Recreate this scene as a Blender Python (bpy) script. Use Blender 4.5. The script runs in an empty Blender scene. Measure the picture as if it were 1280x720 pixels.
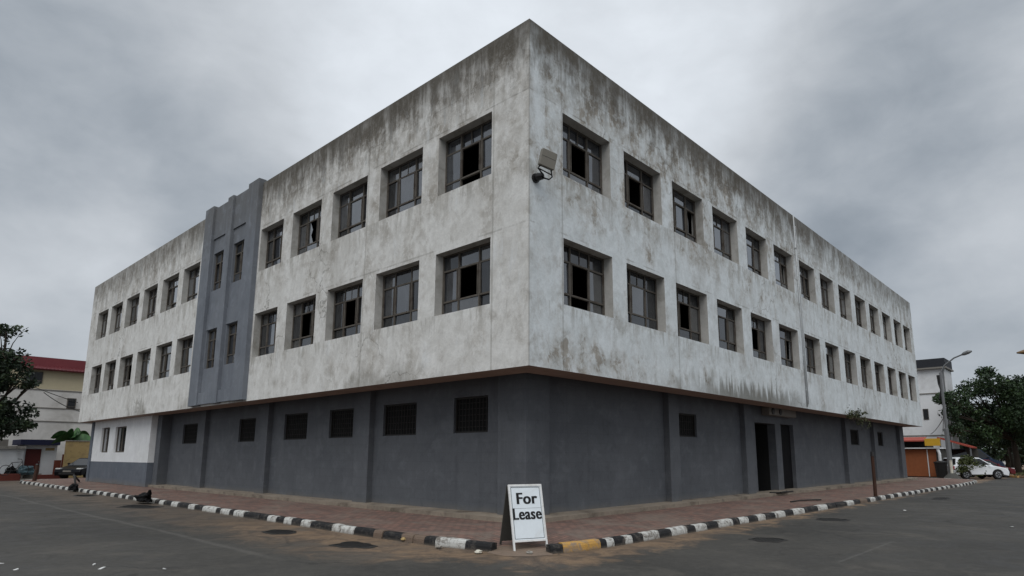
import bpy, bmesh, math, random
from mathutils import Vector, Matrix, noise as mnoise
R = math.radians
random.seed(7)
scene = bpy.context.scene
col = scene.collection

# ------------------------------------------------------------------ camera
CAM = Vector((-8.99, -8.20, 1.5))
right = Vector((0.674, -0.7388, 0.0015)).normalized()
fwd = Vector((0.7273, 0.6636, 0.1747)).normalized()
right = (right - fwd * right.dot(fwd)).normalized()
up = right.cross(fwd)
cam_data = bpy.data.cameras.new('camera')
cam = bpy.data.objects.new('camera', cam_data)
col.objects.link(cam)
cam.matrix_world = Matrix(((right.x, up.x, -fwd.x, CAM.x), (right.y, up.y, -fwd.y, CAM.y),
                           (right.z, up.z, -fwd.z, CAM.z), (0, 0, 0, 1)))
cam_data.sensor_width = 36
cam_data.lens = 790.455 / 1280 * 36
cam_data.shift_x = -(661.13 - 640) / 1280
cam_data.shift_y = (429.4 - 360) / 1280
cam_data.clip_end = 3000
scene.camera = cam
scene.render.resolution_x, scene.render.resolution_y = 1280, 720

# ------------------------------------------------------------------ node helper
class G:
    def __init__(s, nt): s.nt = nt; s.L = nt.links.new
    def n(s, t, **kw):
        x = s.nt.nodes.new(t)
        for k, v in kw.items(): setattr(x, k, v)
        return x
    def put(s, sock, v):
        if hasattr(v, 'is_output'): s.L(v, sock)
        elif v is not None:
            if isinstance(v, (tuple, list)) and len(v) == 3 and sock.type == 'RGBA': v = (*v, 1)
            sock.default_value = v
    def math(s, op, a, b=None, c=None, clamp=False):
        x = s.n('ShaderNodeMath', operation=op, use_clamp=clamp)
        s.put(x.inputs[0], a); s.put(x.inputs[1], b); s.put(x.inputs[2], c)
        return x.outputs[0]
    def mix(s, f, a, b, bt='MIX'):
        x = s.n('ShaderNodeMix', data_type='RGBA', blend_type=bt)
        s.put(x.inputs[0], f); s.put(x.inputs[6], a); s.put(x.inputs[7], b)
        return x.outputs[2]
    def noise(s, v, scale, detail=4, rough=.55, dist=0):
        x = s.n('ShaderNodeTexNoise')
        s.put(x.inputs['Vector'], v); x.inputs['Scale'].default_value = scale
        x.inputs['Detail'].default_value = detail; x.inputs['Roughness'].default_value = rough
        x.inputs['Distortion'].default_value = dist
        return x.outputs['Fac']
    def step(s, v, lo, hi, a=0, b=1):
        x = s.n('ShaderNodeMapRange', interpolation_type='SMOOTHSTEP')
        s.put(x.inputs[0], v); s.put(x.inputs[1], lo); s.put(x.inputs[2], hi); s.put(x.inputs[3], a); s.put(x.inputs[4], b)
        return x.outputs[0]
    def vec(s, a, b, c):
        x = s.n('ShaderNodeCombineXYZ'); s.put(x.inputs[0], a); s.put(x.inputs[1], b); s.put(x.inputs[2], c)
        return x.outputs[0]
    def sep(s, v):
        x = s.n('ShaderNodeSeparateXYZ'); s.put(x.inputs[0], v); return x.outputs
    def pos(s): return s.n('ShaderNodeNewGeometry').outputs['Position']
    def obj(s): return s.n('ShaderNodeTexCoord').outputs['Object']
    def bump(s, h, strength=.3, dist=.02):
        x = s.n('ShaderNodeBump'); x.inputs['Strength'].default_value = strength; x.inputs['Distance'].default_value = dist
        s.put(x.inputs['Height'], h); return x.outputs[0]

def newmat(name):
    m = bpy.data.materials.new(name); m.use_nodes = True
    g = G(m.node_tree); b = m.node_tree.nodes['Principled BSDF']
    b.inputs['Specular IOR Level'].default_value = .35
    return m, g, b

def simple(name, c, rough=.7, metal=0, var=.25, scale=4, bump=0, spec=.35, dirt=None):
    m, g, b = newmat(name)
    p = g.obj()
    n1 = g.noise(p, scale, 5, .6); n2 = g.noise(p, scale * 7, 3, .6)
    f = g.math('ADD', g.math('MULTIPLY', g.math('SUBTRACT', n1, .5), 2 * var), g.math('MULTIPLY', g.math('SUBTRACT', n2, .5), var))
    f = g.math('ADD', f, 1)
    cc = g.mix(1, c, g.vec(f, f, f), 'MULTIPLY')
    if dirt: cc = g.mix(g.step(g.noise(p, scale * .7, 6, .65, .5), .48, .7), cc, dirt)
    g.put(b.inputs['Base Color'], cc)
    b.inputs['Roughness'].default_value = rough; b.inputs['Metallic'].default_value = metal
    b.inputs['Specular IOR Level'].default_value = spec
    if bump: g.put(b.inputs['Normal'], g.bump(n2, bump, .01))
    return m

# ------------------------------------------------------------------ world: overcast sky over a Nishita sky
SUN_EL, SUN_AZ = R(52), math.atan2(-fwd.x - .25, -fwd.y)      # behind the camera, a little to its left
world = bpy.data.worlds.new('World'); scene.world = world; world.use_nodes = True
g = G(world.node_tree)
bg = world.node_tree.nodes['Background']
sky = g.n('ShaderNodeTexSky', sky_type='NISHITA', sun_disc=False)
sky.sun_elevation = SUN_EL; sky.sun_rotation = SUN_AZ
d = g.n('ShaderNodeTexCoord').outputs['Generated']
dx, dy, dz = g.sep(d)
def lobe(v, deg, amp):
    x = g.n('ShaderNodeVectorMath', operation='DOT_PRODUCT'); g.put(x.inputs[0], dw); x.inputs[1].default_value = v
    k = 1 / (math.radians(deg) ** 2)
    return g.math('MULTIPLY', g.math('EXPONENT', g.math('MULTIPLY', g.math('SUBTRACT', x.outputs['Value'], 1), k)), amp)
nz = g.n('ShaderNodeTexNoise'); g.put(nz.inputs['Vector'], d); nz.inputs['Scale'].default_value = 2.6; nz.inputs['Detail'].default_value = 5
vm = g.n('ShaderNodeVectorMath', operation='SUBTRACT'); g.put(vm.inputs[0], nz.outputs['Color']); vm.inputs[1].default_value = (.5, .5, .5)
vs = g.n('ShaderNodeVectorMath', operation='SCALE'); g.put(vs.inputs[0], vm.outputs[0]); vs.inputs['Scale'].default_value = .22
va = g.n('ShaderNodeVectorMath', operation='ADD'); g.put(va.inputs[0], d); g.put(va.inputs[1], vs.outputs[0])
vn = g.n('ShaderNodeVectorMath', operation='NORMALIZE'); g.put(vn.inputs[0], va.outputs[0]); dw = vn.outputs[0]
LOBES = [((.145, .911, .387), 8, -.07), ((.3, .882, .363), 7, -.13), ((.217, .931, .292), 4.5, .2), ((.163, .977, .14), 6, .0), ((.431, .75, .503), 8, .14),
         ((.506, .616, .604), 7, .14), ((.702, .429, .568), 10, .13), ((.802, .415, .43), 8, .13), ((.904, .177, .389), 8, -.18),
         ((.868, .351, .352), 5, -.10), ((.954, .098, .283), 5, .16), ((.982, .124, .144), 7, -.06), ((.082, .867, .492), 8, .02), ((.275, .844, .46), 6, -.05)]
LOBES = [(v_, d_, a_ * 1.3) for v_, d_, a_ in LOBES]
tot = g.math('ADD', .535, 0)
for v, s_, a in LOBES: tot = g.math('ADD', tot, lobe(v, s_, a))
cl = g.noise(g.vec(dx, dy, g.math('MULTIPLY', dz, 2.2)), 2.8, 7, .5, .3)
tot = g.math('ADD', tot, g.math('MULTIPLY', g.math('SUBTRACT', cl, .5), .46))
fine = g.noise(g.vec(dx, dy, g.math('MULTIPLY', dz, 1.6)), 10, 5, .55, .3)
tot = g.math('ADD', tot, g.math('MULTIPLY', g.math('SUBTRACT', fine, .5), .18))
tot = g.math('MAXIMUM', tot, .16)
tot = g.math('MULTIPLY', tot, g.step(dz, .58, .98, 1, 2.0))                 # brighter towards the zenith, as any overcast sky
warm = g.step(tot, .2, .62)
cloud = g.mix(warm, (.82, .95, 1.10), (.94, 1.0, 1.07))
cloud = g.mix(1, cloud, g.vec(tot, tot, tot), 'MULTIPLY')
ten = g.mix(1, cloud, (10, 10, 10), 'MULTIPLY')
g.put(bg.inputs['Color'], g.mix(.96, sky.outputs[0], ten))
bg.inputs['Strength'].default_value = .1

sun_d = bpy.data.lights.new('sun', 'SUN'); sun_d.energy = 1.35; sun_d.angle = R(45); sun_d.color = (1, .985, .96)
sun = bpy.data.objects.new('sun', sun_d); col.objects.link(sun)
sv = Vector((math.sin(SUN_AZ) * math.cos(SUN_EL), math.cos(SUN_AZ) * math.cos(SUN_EL), math.sin(SUN_EL)))
sun.rotation_euler = sv.to_track_quat('Z', 'Y').to_euler()

scene.view_settings.view_transform = 'Standard'; scene.view_settings.look = 'None'
scene.view_settings.gamma = 1; scene.view_settings.exposure = 0; scene.view_settings.use_curve_mapping = False
scene.render.engine = 'CYCLES'
scene.cycles.max_bounces = 6; scene.cycles.diffuse_bounces = 3; scene.cycles.transparent_max_bounces = 12

# ------------------------------------------------------------------ object helpers
def tag(o, label=None, cat=None, group=None, kind=None):
    if label: o['label'] = label
    if cat: o['category'] = cat
    if group: o['group'] = group
    if kind: o['kind'] = kind
    return o
def empty(name, loc=(0, 0, 0), rz=0, label=None, cat=None, group=None):
    o = bpy.data.objects.new(name, None); col.objects.link(o); o.location = loc; o.rotation_euler.z = rz
    o.empty_display_size = .2
    return tag(o, label, cat, group)
def LMAP(s, dep, z): return (dep, s, z)       # left front: plane x = dep, runs along y
def RMAP(s, dep, z): return (s, dep, z)       # right front: plane y = dep, runs along x
def IDM(x, y, z): return (x, y, z)
class MB:
    def __init__(s): s.v = []; s.f = []; s.m = []
    def face(s, pts, mi=0):
        b = len(s.v); s.v += [tuple(p) for p in pts]; s.f.append(tuple(range(b, b + len(pts)))); s.m.append(mi)
    def box(s, x0, x1, y0, y1, z0, z1, mp=IDM, mi=0):
        b = len(s.v)
        s.v += [mp(x, y, z) for z in (z0, z1) for y in (y0, y1) for x in (x0, x1)]
        for q in ((0, 2, 3, 1), (4, 5, 7, 6), (0, 1, 5, 4), (2, 6, 7, 3), (0, 4, 6, 2), (1, 3, 7, 5)):
            s.f.append(tuple(b + i for i in q)); s.m.append(mi)
        return s
    def bar(s, a, b2, w, h=None, mi=0, upv=(0, 0, 1)):
        a = Vector(a); b2 = Vector(b2); h = h or w
        d = (b2 - a).normalized(); u = Vector(upv)
        if abs(d.dot(u)) > .98: u = Vector((1, 0, 0))
        r = d.cross(u).normalized(); u = r.cross(d)
        b = len(s.v)
        for p in (a, b2):
            for i, j in ((-1, -1), (1, -1), (1, 1), (-1, 1)): s.v.append(tuple(p + r * (i * w / 2) + u * (j * h / 2)))
        for q in ((3, 2, 1, 0), (4, 5, 6, 7), (0, 1, 5, 4), (1, 2, 6, 5), (2, 3, 7, 6), (3, 0, 4, 7)):
            s.f.append(tuple(b + i for i in q)); s.m.append(mi)
        return s
    def tube(s, pts, rad, seg=8, mi=0, cap=True):
        pts = [Vector(p) for p in pts]; n = len(pts)
        rads = rad if isinstance(rad, (list, tuple)) else [rad] * n
        b = len(s.v); prev = None
        for i, p in enumerate(pts):
            d = (pts[min(i + 1, n - 1)] - pts[max(i - 1, 0)]).normalized()
            if prev is None: r = d.orthogonal().normalized()
            else:
                r = prev - d * prev.dot(d)
                r = r.normalized() if r.length > 1e-6 else d.orthogonal().normalized()
            prev = r; u = d.cross(r)
            for k in range(seg):
                a = 2 * math.pi * k / seg
                s.v.append(tuple(p + (r * math.cos(a) + u * math.sin(a)) * rads[i]))
        for i in range(n - 1):
            for k in range(seg):
                k2 = (k + 1) % seg
                s.f.append((b + i * seg + k, b + i * seg + k2, b + (i + 1) * seg + k2, b + (i + 1) * seg + k)); s.m.append(mi)
        if cap:
            s.f.append(tuple(b + k for k in reversed(range(seg)))); s.m.append(mi)
            s.f.append(tuple(b + (n - 1) * seg + k for k in range(seg))); s.m.append(mi)
        return s
    def prism(s, poly, h0, h1, mp, mi=0):            # poly in (a,b), extruded along third
        n = len(poly); b = len(s.v)
        for h in (h0, h1): s.v += [mp(p[0], p[1], h) for p in poly]
        s.f.append(tuple(b + i for i in range(n))); s.m.append(mi)
        s.f.append(tuple(b + n + i for i in reversed(range(n)))); s.m.append(mi)
        for i in range(n):
            j = (i + 1) % n; s.f.append((b + i, b + n + i, b + n + j, b + j)); s.m.append(mi)
        return s
    def build(s, name, mats, parent=None, smooth=False, bevel=0, recalc=True, seg=2, loc=None):
        me = bpy.data.meshes.new(name); me.from_pydata(s.v, [], s.f); me.update()
        for m in (mats if isinstance(mats, (list, tuple)) else [mats]): me.materials.append(m)
        me.polygons.foreach_set('material_index', s.m)
        if recalc:
            bm = bmesh.new(); bm.from_mesh(me)
            if bevel: bmesh.ops.remove_doubles(bm, verts=bm.verts, dist=1e-5)
            bmesh.ops.recalc_face_normals(bm, faces=bm.faces); bm.to_mesh(me); bm.free()
        if smooth: me.polygons.foreach_set('use_smooth', [True] * len(me.polygons))
        o = bpy.data.objects.new(name, me); col.objects.link(o)
        if parent: o.parent = parent
        if loc: o.location = loc
        if bevel:
            md = o.modifiers.new('bevel', 'BEVEL'); md.width = bevel; md.segments = seg; md.limit_method = 'ANGLE'
        return o
    def facade(s, mp, s0, s1, z0, z1, dep, openings, reveal, mi=0, rmi=None, step=None):
        """sheet at depth `dep` with rectangular openings and reveals running `reveal` deeper"""
        rmi = mi if rmi is None else rmi
        S = sorted({s0, s1, *[v for o in openings for v in o[:2]]}); Zs = sorted({z0, z1, *[v for o in openings for v in o[2:]]})
        S = [v for v in S if s0 <= v <= s1]; Zs = [v for v in Zs if z0 <= v <= z1]
        for a, b in zip(S, S[1:]):
            for c, d2 in zip(Zs, Zs[1:]):
                ms, mz = (a + b) / 2, (c + d2) / 2
                if any(o[0] < ms < o[1] and o[2] < mz < o[3] for o in openings): continue
                s.face([mp(a, dep, c), mp(b, dep, c), mp(b, dep, d2), mp(a, dep, d2)], mi)
        for a, b, c, d2 in openings:
            e = dep + reveal
            s.face([mp(a, dep, c), mp(b, dep, c), mp(b, e, c), mp(a, e, c)], rmi)
            s.face([mp(a, dep, d2), mp(a, e, d2), mp(b, e, d2), mp(b, dep, d2)], rmi)
            s.face([mp(a, dep, c), mp(a, e, c), mp(a, e, d2), mp(a, dep, d2)], rmi)
            s.face([mp(b, dep, c), mp(b, dep, d2), mp(b, e, d2), mp(b, e, c)], rmi)
        return s

# ------------------------------------------------------------------ materials
def mat_facade():
    m, g, b = newmat('weathered_whitewash')
    P = g.pos(); x, y, z = g.sep(P)
    s_ = g.math('ADD', x, y)
    geo = g.n('ShaderNodeNewGeometry').outputs['True Normal']
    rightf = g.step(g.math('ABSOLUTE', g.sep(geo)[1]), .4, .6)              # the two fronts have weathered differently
    big = g.noise(P, .28, 4, .6, .2)
    mid = g.noise(g.vec(x, y, g.math('MULTIPLY', z, .62)), 1.2, 9, .64, .25)
    blot = g.noise(P, 2.3, 9, .66, .5)
    strk = g.noise(g.vec(g.math('MULTIPLY', s_, 2.6), 0, g.math('MULTIPLY', z, .5)), 1, 9, .68, .5)
    strk2 = g.noise(g.vec(g.math('MULTIPLY', s_, 5), 3.3, g.math('MULTIPLY', z, .75)), 1, 8, .68, .5)
    haze_ = g.noise(g.vec(g.math('MULTIPLY', s_, 1.1), 7.7, g.math('MULTIPLY', z, .5)), 1, 6, .6, .2)
    trow = g.noise(P, 1.7, 9, .7, 1.1)
    fineN = g.noise(P, 22, 6, .7)
    hi = g.step(z, 5.6, 8.8)                                                # older, more washed plaster high up
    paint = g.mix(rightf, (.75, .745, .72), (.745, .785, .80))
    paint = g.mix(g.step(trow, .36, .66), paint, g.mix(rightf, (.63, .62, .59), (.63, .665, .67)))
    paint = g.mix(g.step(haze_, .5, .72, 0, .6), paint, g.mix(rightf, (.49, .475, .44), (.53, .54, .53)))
    paint = g.mix(g.step(strk, .55, .7, 0, .5), paint, (.76, .78, .79))
    bare = g.mix(g.step(blot, .4, .62), (.43, .395, .345), (.30, .27, .228))
    v = g.math('ADD', g.math('MULTIPLY', mid, .58), g.math('MULTIPLY', blot, .42))
    v = g.math('ADD', v, g.math('MULTIPLY', g.math('SUBTRACT', big, .5), .25))
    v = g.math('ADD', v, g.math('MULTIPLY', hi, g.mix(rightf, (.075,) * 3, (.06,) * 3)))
    v = g.math('ADD', v, g.math('MULTIPLY', g.math('SUBTRACT', strk, .5), .16))
    v = g.math('ADD', v, g.step(s_, 20, 3, -.01, .03))
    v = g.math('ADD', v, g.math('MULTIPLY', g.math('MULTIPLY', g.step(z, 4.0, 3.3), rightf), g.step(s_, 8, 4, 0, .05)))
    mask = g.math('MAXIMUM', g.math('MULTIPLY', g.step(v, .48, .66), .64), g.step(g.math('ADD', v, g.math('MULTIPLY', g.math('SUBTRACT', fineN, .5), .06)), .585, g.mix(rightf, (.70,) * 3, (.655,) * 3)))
    flake = g.step(g.noise(g.vec(x, y, g.math('MULTIPLY', z, .8)), 5.5, 9, .72, .4), .5, .58)
    grit = g.noise(P, 8, 8, .75, .2)
    mask = g.math('MULTIPLY', mask, g.math('SUBTRACT', 1, g.math('MULTIPLY', flake, .62)))
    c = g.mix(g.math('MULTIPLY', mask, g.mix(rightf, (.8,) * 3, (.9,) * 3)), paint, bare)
    # soot washing down from the parapet, drips over the lower lip, rain streaks
    far = g.step(s_, 27, 10, .55, 1)
    top = g.step(g.math('ADD', z, g.math('MULTIPLY', g.math('SUBTRACT', strk, .5), 2.6)), 8.7, 10.5)
    topm = g.math('MULTIPLY', top, g.step(g.math('ADD', g.math('MULTIPLY', strk2, .4), g.math('ADD', g.math('MULTIPLY', mid, .32), g.math('MULTIPLY', blot, .28))), .42, .56))
    topm = g.math('MULTIPLY', topm, g.math('SUBTRACT', 1, g.math('MULTIPLY', flake, .5)))
    c = g.mix(g.math('MULTIPLY', g.math('MULTIPLY', topm, far), .88), c, (.165, .146, .119))
    pale = g.math('MULTIPLY', g.step(z, 8.6, 9.4), g.step(g.math('ADD', strk2, g.math('MULTIPLY', g.math('SUBTRACT', blot, .5), .5)), .57, .66, 0, .6))
    c = g.mix(pale, c, (.6, .62, .62))
    edge = g.step(g.math('ADD', z, g.math('MULTIPLY', g.math('ADD', strk2, g.math('MULTIPLY', mid, .6)), 1.6)), 10.6, 12.0)
    c = g.mix(g.math('MULTIPLY', g.math('MULTIPLY', edge, far), .88), c, (.095, .085, .07))
    lip = g.step(g.math('SUBTRACT', z, g.math('MULTIPLY', g.math('SUBTRACT', strk2, .42), 2.2)), 3.7, 3.2)
    lipm = g.math('MULTIPLY', lip, g.math('MULTIPLY', g.step(s_, 5.5, 9), g.step(s_, 17, 12)))
    lipm = g.math('MAXIMUM', g.math('MULTIPLY', lipm, rightf), g.math('MULTIPLY', lip, g.step(big, .5, .62, 0, .5)))
    c = g.mix(g.math('MULTIPLY', lipm, .75), c, (.11, .1, .075))
    run = g.step(strk2, .6, .75, 0, .2)
    c = g.mix(run, c, (.3, .29, .265))
    # shadow-fine construction joints: the lintel line and the jamb lines
    lz = g.math('MINIMUM', g.math('ABSOLUTE', g.math('SUBTRACT', z, 9.13)), g.math('ABSOLUTE', g.math('SUBTRACT', z, 6.2)))
    c = g.mix(g.math('MULTIPLY', g.step(lz, .03, .008), g.step(mid, .44, .58, 0, .4)), c, (.2, .19, .165))
    # rain runs and grime under every sill and at the jambs
    wm = g.math('MULTIPLY', g.math('ABSOLUTE', g.math('SUBTRACT', g.math('FRACT', g.math('DIVIDE', g.math('SUBTRACT', s_, .8), 2.42)), .5)), 2)
    sl = g.math('MAXIMUM', g.math('MULTIPLY', g.step(z, 6.75, 7.5), g.step(z, 7.58, 7.52)), g.math('MULTIPLY', g.step(z, 3.95, 4.6), g.step(z, 4.68, 4.62)))
    c = g.mix(g.math('MULTIPLY', g.math('MULTIPLY', sl, g.step(strk2, .46, .62)), .5), c, (.3, .285, .25))
    # hair cracks and board joints
    vo = g.n('ShaderNodeTexVoronoi', feature='DISTANCE_TO_EDGE'); vo.inputs['Scale'].default_value = .55
    wv = g.n('ShaderNodeVectorMath', operation='ADD'); g.put(wv.inputs[0], P)
    nn = g.n('ShaderNodeTexNoise'); g.put(nn.inputs['Vector'], P); nn.inputs['Scale'].default_value = 1.7; nn.inputs['Detail'].default_value = 6
    g.put(wv.inputs[1], nn.outputs['Color']); g.put(vo.inputs['Vector'], wv.outputs[0])
    crack = g.math('MULTIPLY', g.step(vo.outputs['Distance'], .012, .002), g.step(big, .5, .62, 0, .6))
    c = g.mix(crack, c, (.16, .15, .13))
    jz = g.math('ABSOLUTE', g.math('SUBTRACT', g.math('FRACT', g.math('DIVIDE', g.math('ADD', z, .17), .62)), .5))
    joint = g.math('MULTIPLY', g.math('MULTIPLY', g.step(jz, .475, .495), g.step(z, 8.9, 9.3)), g.step(mid, .42, .6, .05, .45))
    c = g.mix(joint, c, (.17, .16, .145))
    cj = g.math('MINIMUM', g.math('ABSOLUTE', g.math('SUBTRACT', s_, .0)), g.math('MINIMUM', g.math('ABSOLUTE', g.math('SUBTRACT', s_, 5.9)), g.math('ABSOLUTE', g.math('SUBTRACT', s_, 1.06))))
    c = g.mix(g.step(cj, .035, .012, 0, .35), c, (.2, .185, .16))
    f = g.math('ADD', .62, g.math('ADD', g.math('MULTIPLY', fineN, .3), g.math('MULTIPLY', grit, .46)))
    c = g.mix(1, c, g.vec(f, f, f), 'MULTIPLY')
    g.put(b.inputs['Base Color'], c); b.inputs['Roughness'].default_value = .9; b.inputs['Specular IOR Level'].default_value = .2
    h = g.math('ADD', g.math('MULTIPLY', g.math('ADD', fineN, trow), .35), g.math('SUBTRACT', g.math('MULTIPLY', blot, .5), g.math('MULTIPLY', mask, .4)))
    g.put(b.inputs['Normal'], g.bump(h, .5, .02))
    return m

def mat_greypaint(name, c, c2, bumpy=.35, blocks=1):
    m, g, b = newmat(name)
    P = g.pos(); x, y, z = g.sep(P); s_ = g.math('ADD', x, y)
    n1 = g.noise(P, .7, 6, .62, .4)
    st = g.noise(g.vec(g.math('MULTIPLY', s_, 5), 0, g.math('MULTIPLY', z, .3)), 1, 5, .6)
    fn = g.noise(P, 30, 5, .7)
    cc = g.mix(g.step(n1, .3, .7), c, c2)
    cc = g.mix(g.step(st, .52, .75, 0, .35), cc, tuple(v * .72 for v in c))
    if not blocks:
        tp_ = g.math('MULTIPLY', g.step(g.math('ADD', z, g.math('MULTIPLY', st, 3)), 9.6, 12.3), .6); cc = g.mix(tp_, cc, (.12, .115, .105)); cc = g.mix(g.step(st, .45, .3, 0, .35), cc, tuple(v * 1.3 for v in c2))
    cc = g.mix(g.step(g.math('ADD', z, g.math('MULTIPLY', n1, .4)), .62, .36, 0, .45), cc, (.2, .18, .15))   # splashed dirt at the foot
    bk = g.n('ShaderNodeTexBrick'); g.put(bk.inputs['Vector'], g.vec(s_, z, 0)); bk.inputs['Scale'].default_value = 1
    bk.inputs['Brick Width'].default_value = .45; bk.inputs['Row Height'].default_value = .225; bk.inputs['Mortar Size'].default_value = .012
    bk.inputs['Color1'].default_value = (.93, .93, .93, 1); bk.inputs['Color2'].default_value = (1.06, 1.06, 1.06, 1); bk.inputs['Mortar'].default_value = (.9, .9, .9, 1)
    cc = g.mix(.55 * blocks, cc, bk.outputs['Color'], 'MULTIPLY')
    bl2 = g.noise(P, 2.3, 7, .65, .4); cc = g.mix(g.step(bl2, .5, .7, 0, .45), cc, tuple(v * 1.35 for v in c2)); cc = g.mix(g.step(bl2, .44, .3, 0, .4), cc, tuple(v * .7 for v in c))
    f = g.math('ADD', .85, g.math('MULTIPLY', fn, .3)); cc = g.mix(1, cc, g.vec(f, f, f), 'MULTIPLY')
    g.put(b.inputs['Base Color'], cc); b.inputs['Roughness'].default_value = .72; b.inputs['Specular IOR Level'].default_value = .3
    g.put(b.inputs['Normal'], g.bump(g.math('ADD', fn, n1), bumpy, .012))
    return m

def mat_road():
    m, g, b = newmat('asphalt')
    P = g.pos(); x, y, z = g.sep(P)
    n1 = g.noise(P, .22, 5, .6, .5); n2 = g.noise(P, 1.4, 8, .7, .8); gr = g.noise(P, 55, 5, .8); n3 = g.noise(P, 7, 8, .78, .3)
    c = g.mix(g.step(n1, .3, .7), (.040, .038, .034), (.063, .059, .052))
    c = g.mix(g.step(n2, .5, .75, 0, .5), c, (.086, .081, .073))
    c = g.mix(g.step(n2, .47, .3, 0, .55), c, (.036, .034, .032))
    dl = g.math('MAXIMUM', g.math('SUBTRACT', -1.87, x), 0); dr = g.math('MAXIMUM', g.math('SUBTRACT', -1.9, y), 0)
    dd = g.math('SQRT', g.math('ADD', g.math('MULTIPLY', dl, dl), g.math('MULTIPLY', dr, dr)))
    dd = g.math('ADD', dd, g.math('MULTIPLY', g.math('SUBTRACT', n2, .5), 2.6))
    lim = g.step(y, -1.2, .2, .85, 2.1)
    lim = g.math('MULTIPLY', lim, g.step(g.math('ABSOLUTE', g.math('ADD', x, 1)), 12, 1.5, .45, 1))
    sand = g.math('MULTIPLY', g.step(g.math('DIVIDE', dd, lim), 1.15, .25), g.step(y, 9, 3.5, .38, 1))
    c = g.mix(g.math('MULTIPLY', sand, .85), c, g.mix(g.step(n2, .4, .62), (.23, .155, .095), (.125, .088, .062)))
    # worn tyre track line, thin cracks
    wob = g.math('MULTIPLY', g.math('SUBTRACT', n1, .5), .5)
    ln = g.step(g.math('ABSOLUTE', g.math('SUBTRACT', g.math('ADD', x, wob), -4.25)), .1, .02)
    ln = g.math('MULTIPLY', g.math('MULTIPLY', ln, g.step(gr, .42, .62, .2, .6)), g.step(y, .6, 2.2))
    c = g.mix(g.math('MULTIPLY', ln, .7), c, (.17, .16, .145))
    l2 = g.step(g.math('ABSOLUTE', g.math('ADD', y, 5.09)), .03, .012)
    l2 = g.math('MULTIPLY', g.math('MULTIPLY', l2, g.step(x, .8, 1.2)), g.math('MULTIPLY', g.step(x, 4.3, 3.8), g.step(gr, .4, .6)))
    c = g.mix(g.math('MULTIPLY', l2, .2), c, (.35, .34, .32))
    vo = g.n('ShaderNodeTexVoronoi', feature='DISTANCE_TO_EDGE'); vo.inputs['Scale'].default_value = .33
    nn = g.n('ShaderNodeTexNoise'); g.put(nn.inputs['Vector'], P); nn.inputs['Scale'].default_value = 1.1; nn.inputs['Detail'].default_value = 7
    wv = g.n('ShaderNodeVectorMath', operation='ADD'); g.put(wv.inputs[0], P); g.put(wv.inputs[1], nn.outputs['Color']); g.put(vo.inputs['Vector'], wv.outputs[0])
    crack = g.math('MULTIPLY', g.step(vo.outputs['Distance'], .016, .004), g.step(g.noise(P, .3, 2), .46, .6, 0, .5))
    c = g.mix(crack, c, (.02, .019, .018))
    f = g.math('ADD', 0, g.math('ADD', g.math('MULTIPLY', gr, .8), g.math('MULTIPLY', n3, 1.15))); c = g.mix(1, c, g.vec(f, f, f), 'MULTIPLY')
    n4 = g.noise(P, .75, 8, .72, .6); c = g.mix(g.step(n4, .5, .68, 0, .5), c, (.1, .09, .076)); c = g.mix(g.step(n4, .46, .3, 0, .5), c, (.034, .032, .029))
    c = g.mix(g.step(g.noise(P, 24, 3, .6), .66, .71, 0, .6), c, (.22, .205, .185))
    g.put(b.inputs['Base Color'], c)
    g.put(b.inputs['Roughness'], g.step(n2, .3, .7, .62, .9)); b.inputs['Specular IOR Level'].default_value = .3
    g.put(b.inputs['Normal'], g.bump(g.math('ADD', g.math('MULTIPLY', gr, .7), g.math('MULTIPLY', n2, 1.2)), .55, .012))
    return m

def mat_paving():
    m, g, b = newmat('red_paving_bricks')
    P = g.pos(); x, y, z = g.sep(P)
    rot = g.math('GREATER_THAN', y, x)                                       # bond turns at the corner
    br = g.n('ShaderNodeTexBrick'); br.offset = .5
    u = g.mix(rot, P, g.vec(y, x, z))
    g.put(br.inputs['Vector'], u)
    br.inputs['Scale'].default_value = 1; br.inputs['Brick Width'].default_value = .22; br.inputs['Row Height'].default_value = .11
    br.inputs['Mortar Size'].default_value = .01; br.inputs['Mortar Smooth'].default_value = .3; br.inputs['Bias'].default_value = 0
    br.inputs['Color1'].default_value = (.235, .135, .105, 1); br.inputs['Color2'].default_value = (.13, .09, .078, 1); br.inputs['Mortar'].default_value = (.06, .05, .043, 1)
    n1 = g.noise(P, .8, 6, .65, .6); n2 = g.noise(P, 40, 4, .7)
    c = g.mix(g.step(n1, .45, .7, 0, .7), br.outputs['Color'], (.2, .165, .135))
    c = g.mix(g.step(n1, .42, .25, 0, .5), c, (.07, .055, .048))
    f = g.math('ADD', .75, g.math('MULTIPLY', n2, .5)); c = g.mix(1, c, g.vec(f, f, f), 'MULTIPLY')
    # sandy ramp where the kerb stops at the corner
    rr = g.math('SQRT', g.math('ADD', g.math('POWER', g.math('ADD', x, 1.7), 2), g.math('POWER', g.math('ADD', y, 1.4), 2)))
    c = g.mix(g.step(g.math('ADD', rr, g.math('MULTIPLY', g.math('SUBTRACT', n1, .5), .9)), 1.0, .55, 0, .8), c, (.2, .152, .112))
    g.put(b.inputs['Base Color'], c); b.inputs['Roughness'].default_value = .85; b.inputs['Specular IOR Level'].default_value = .25
    g.put(b.inputs['Normal'], g.bump(g.math('SUBTRACT', g.math('MULTIPLY', n2, .3), br.outputs['Fac']), .5, .008))
    return m

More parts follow.
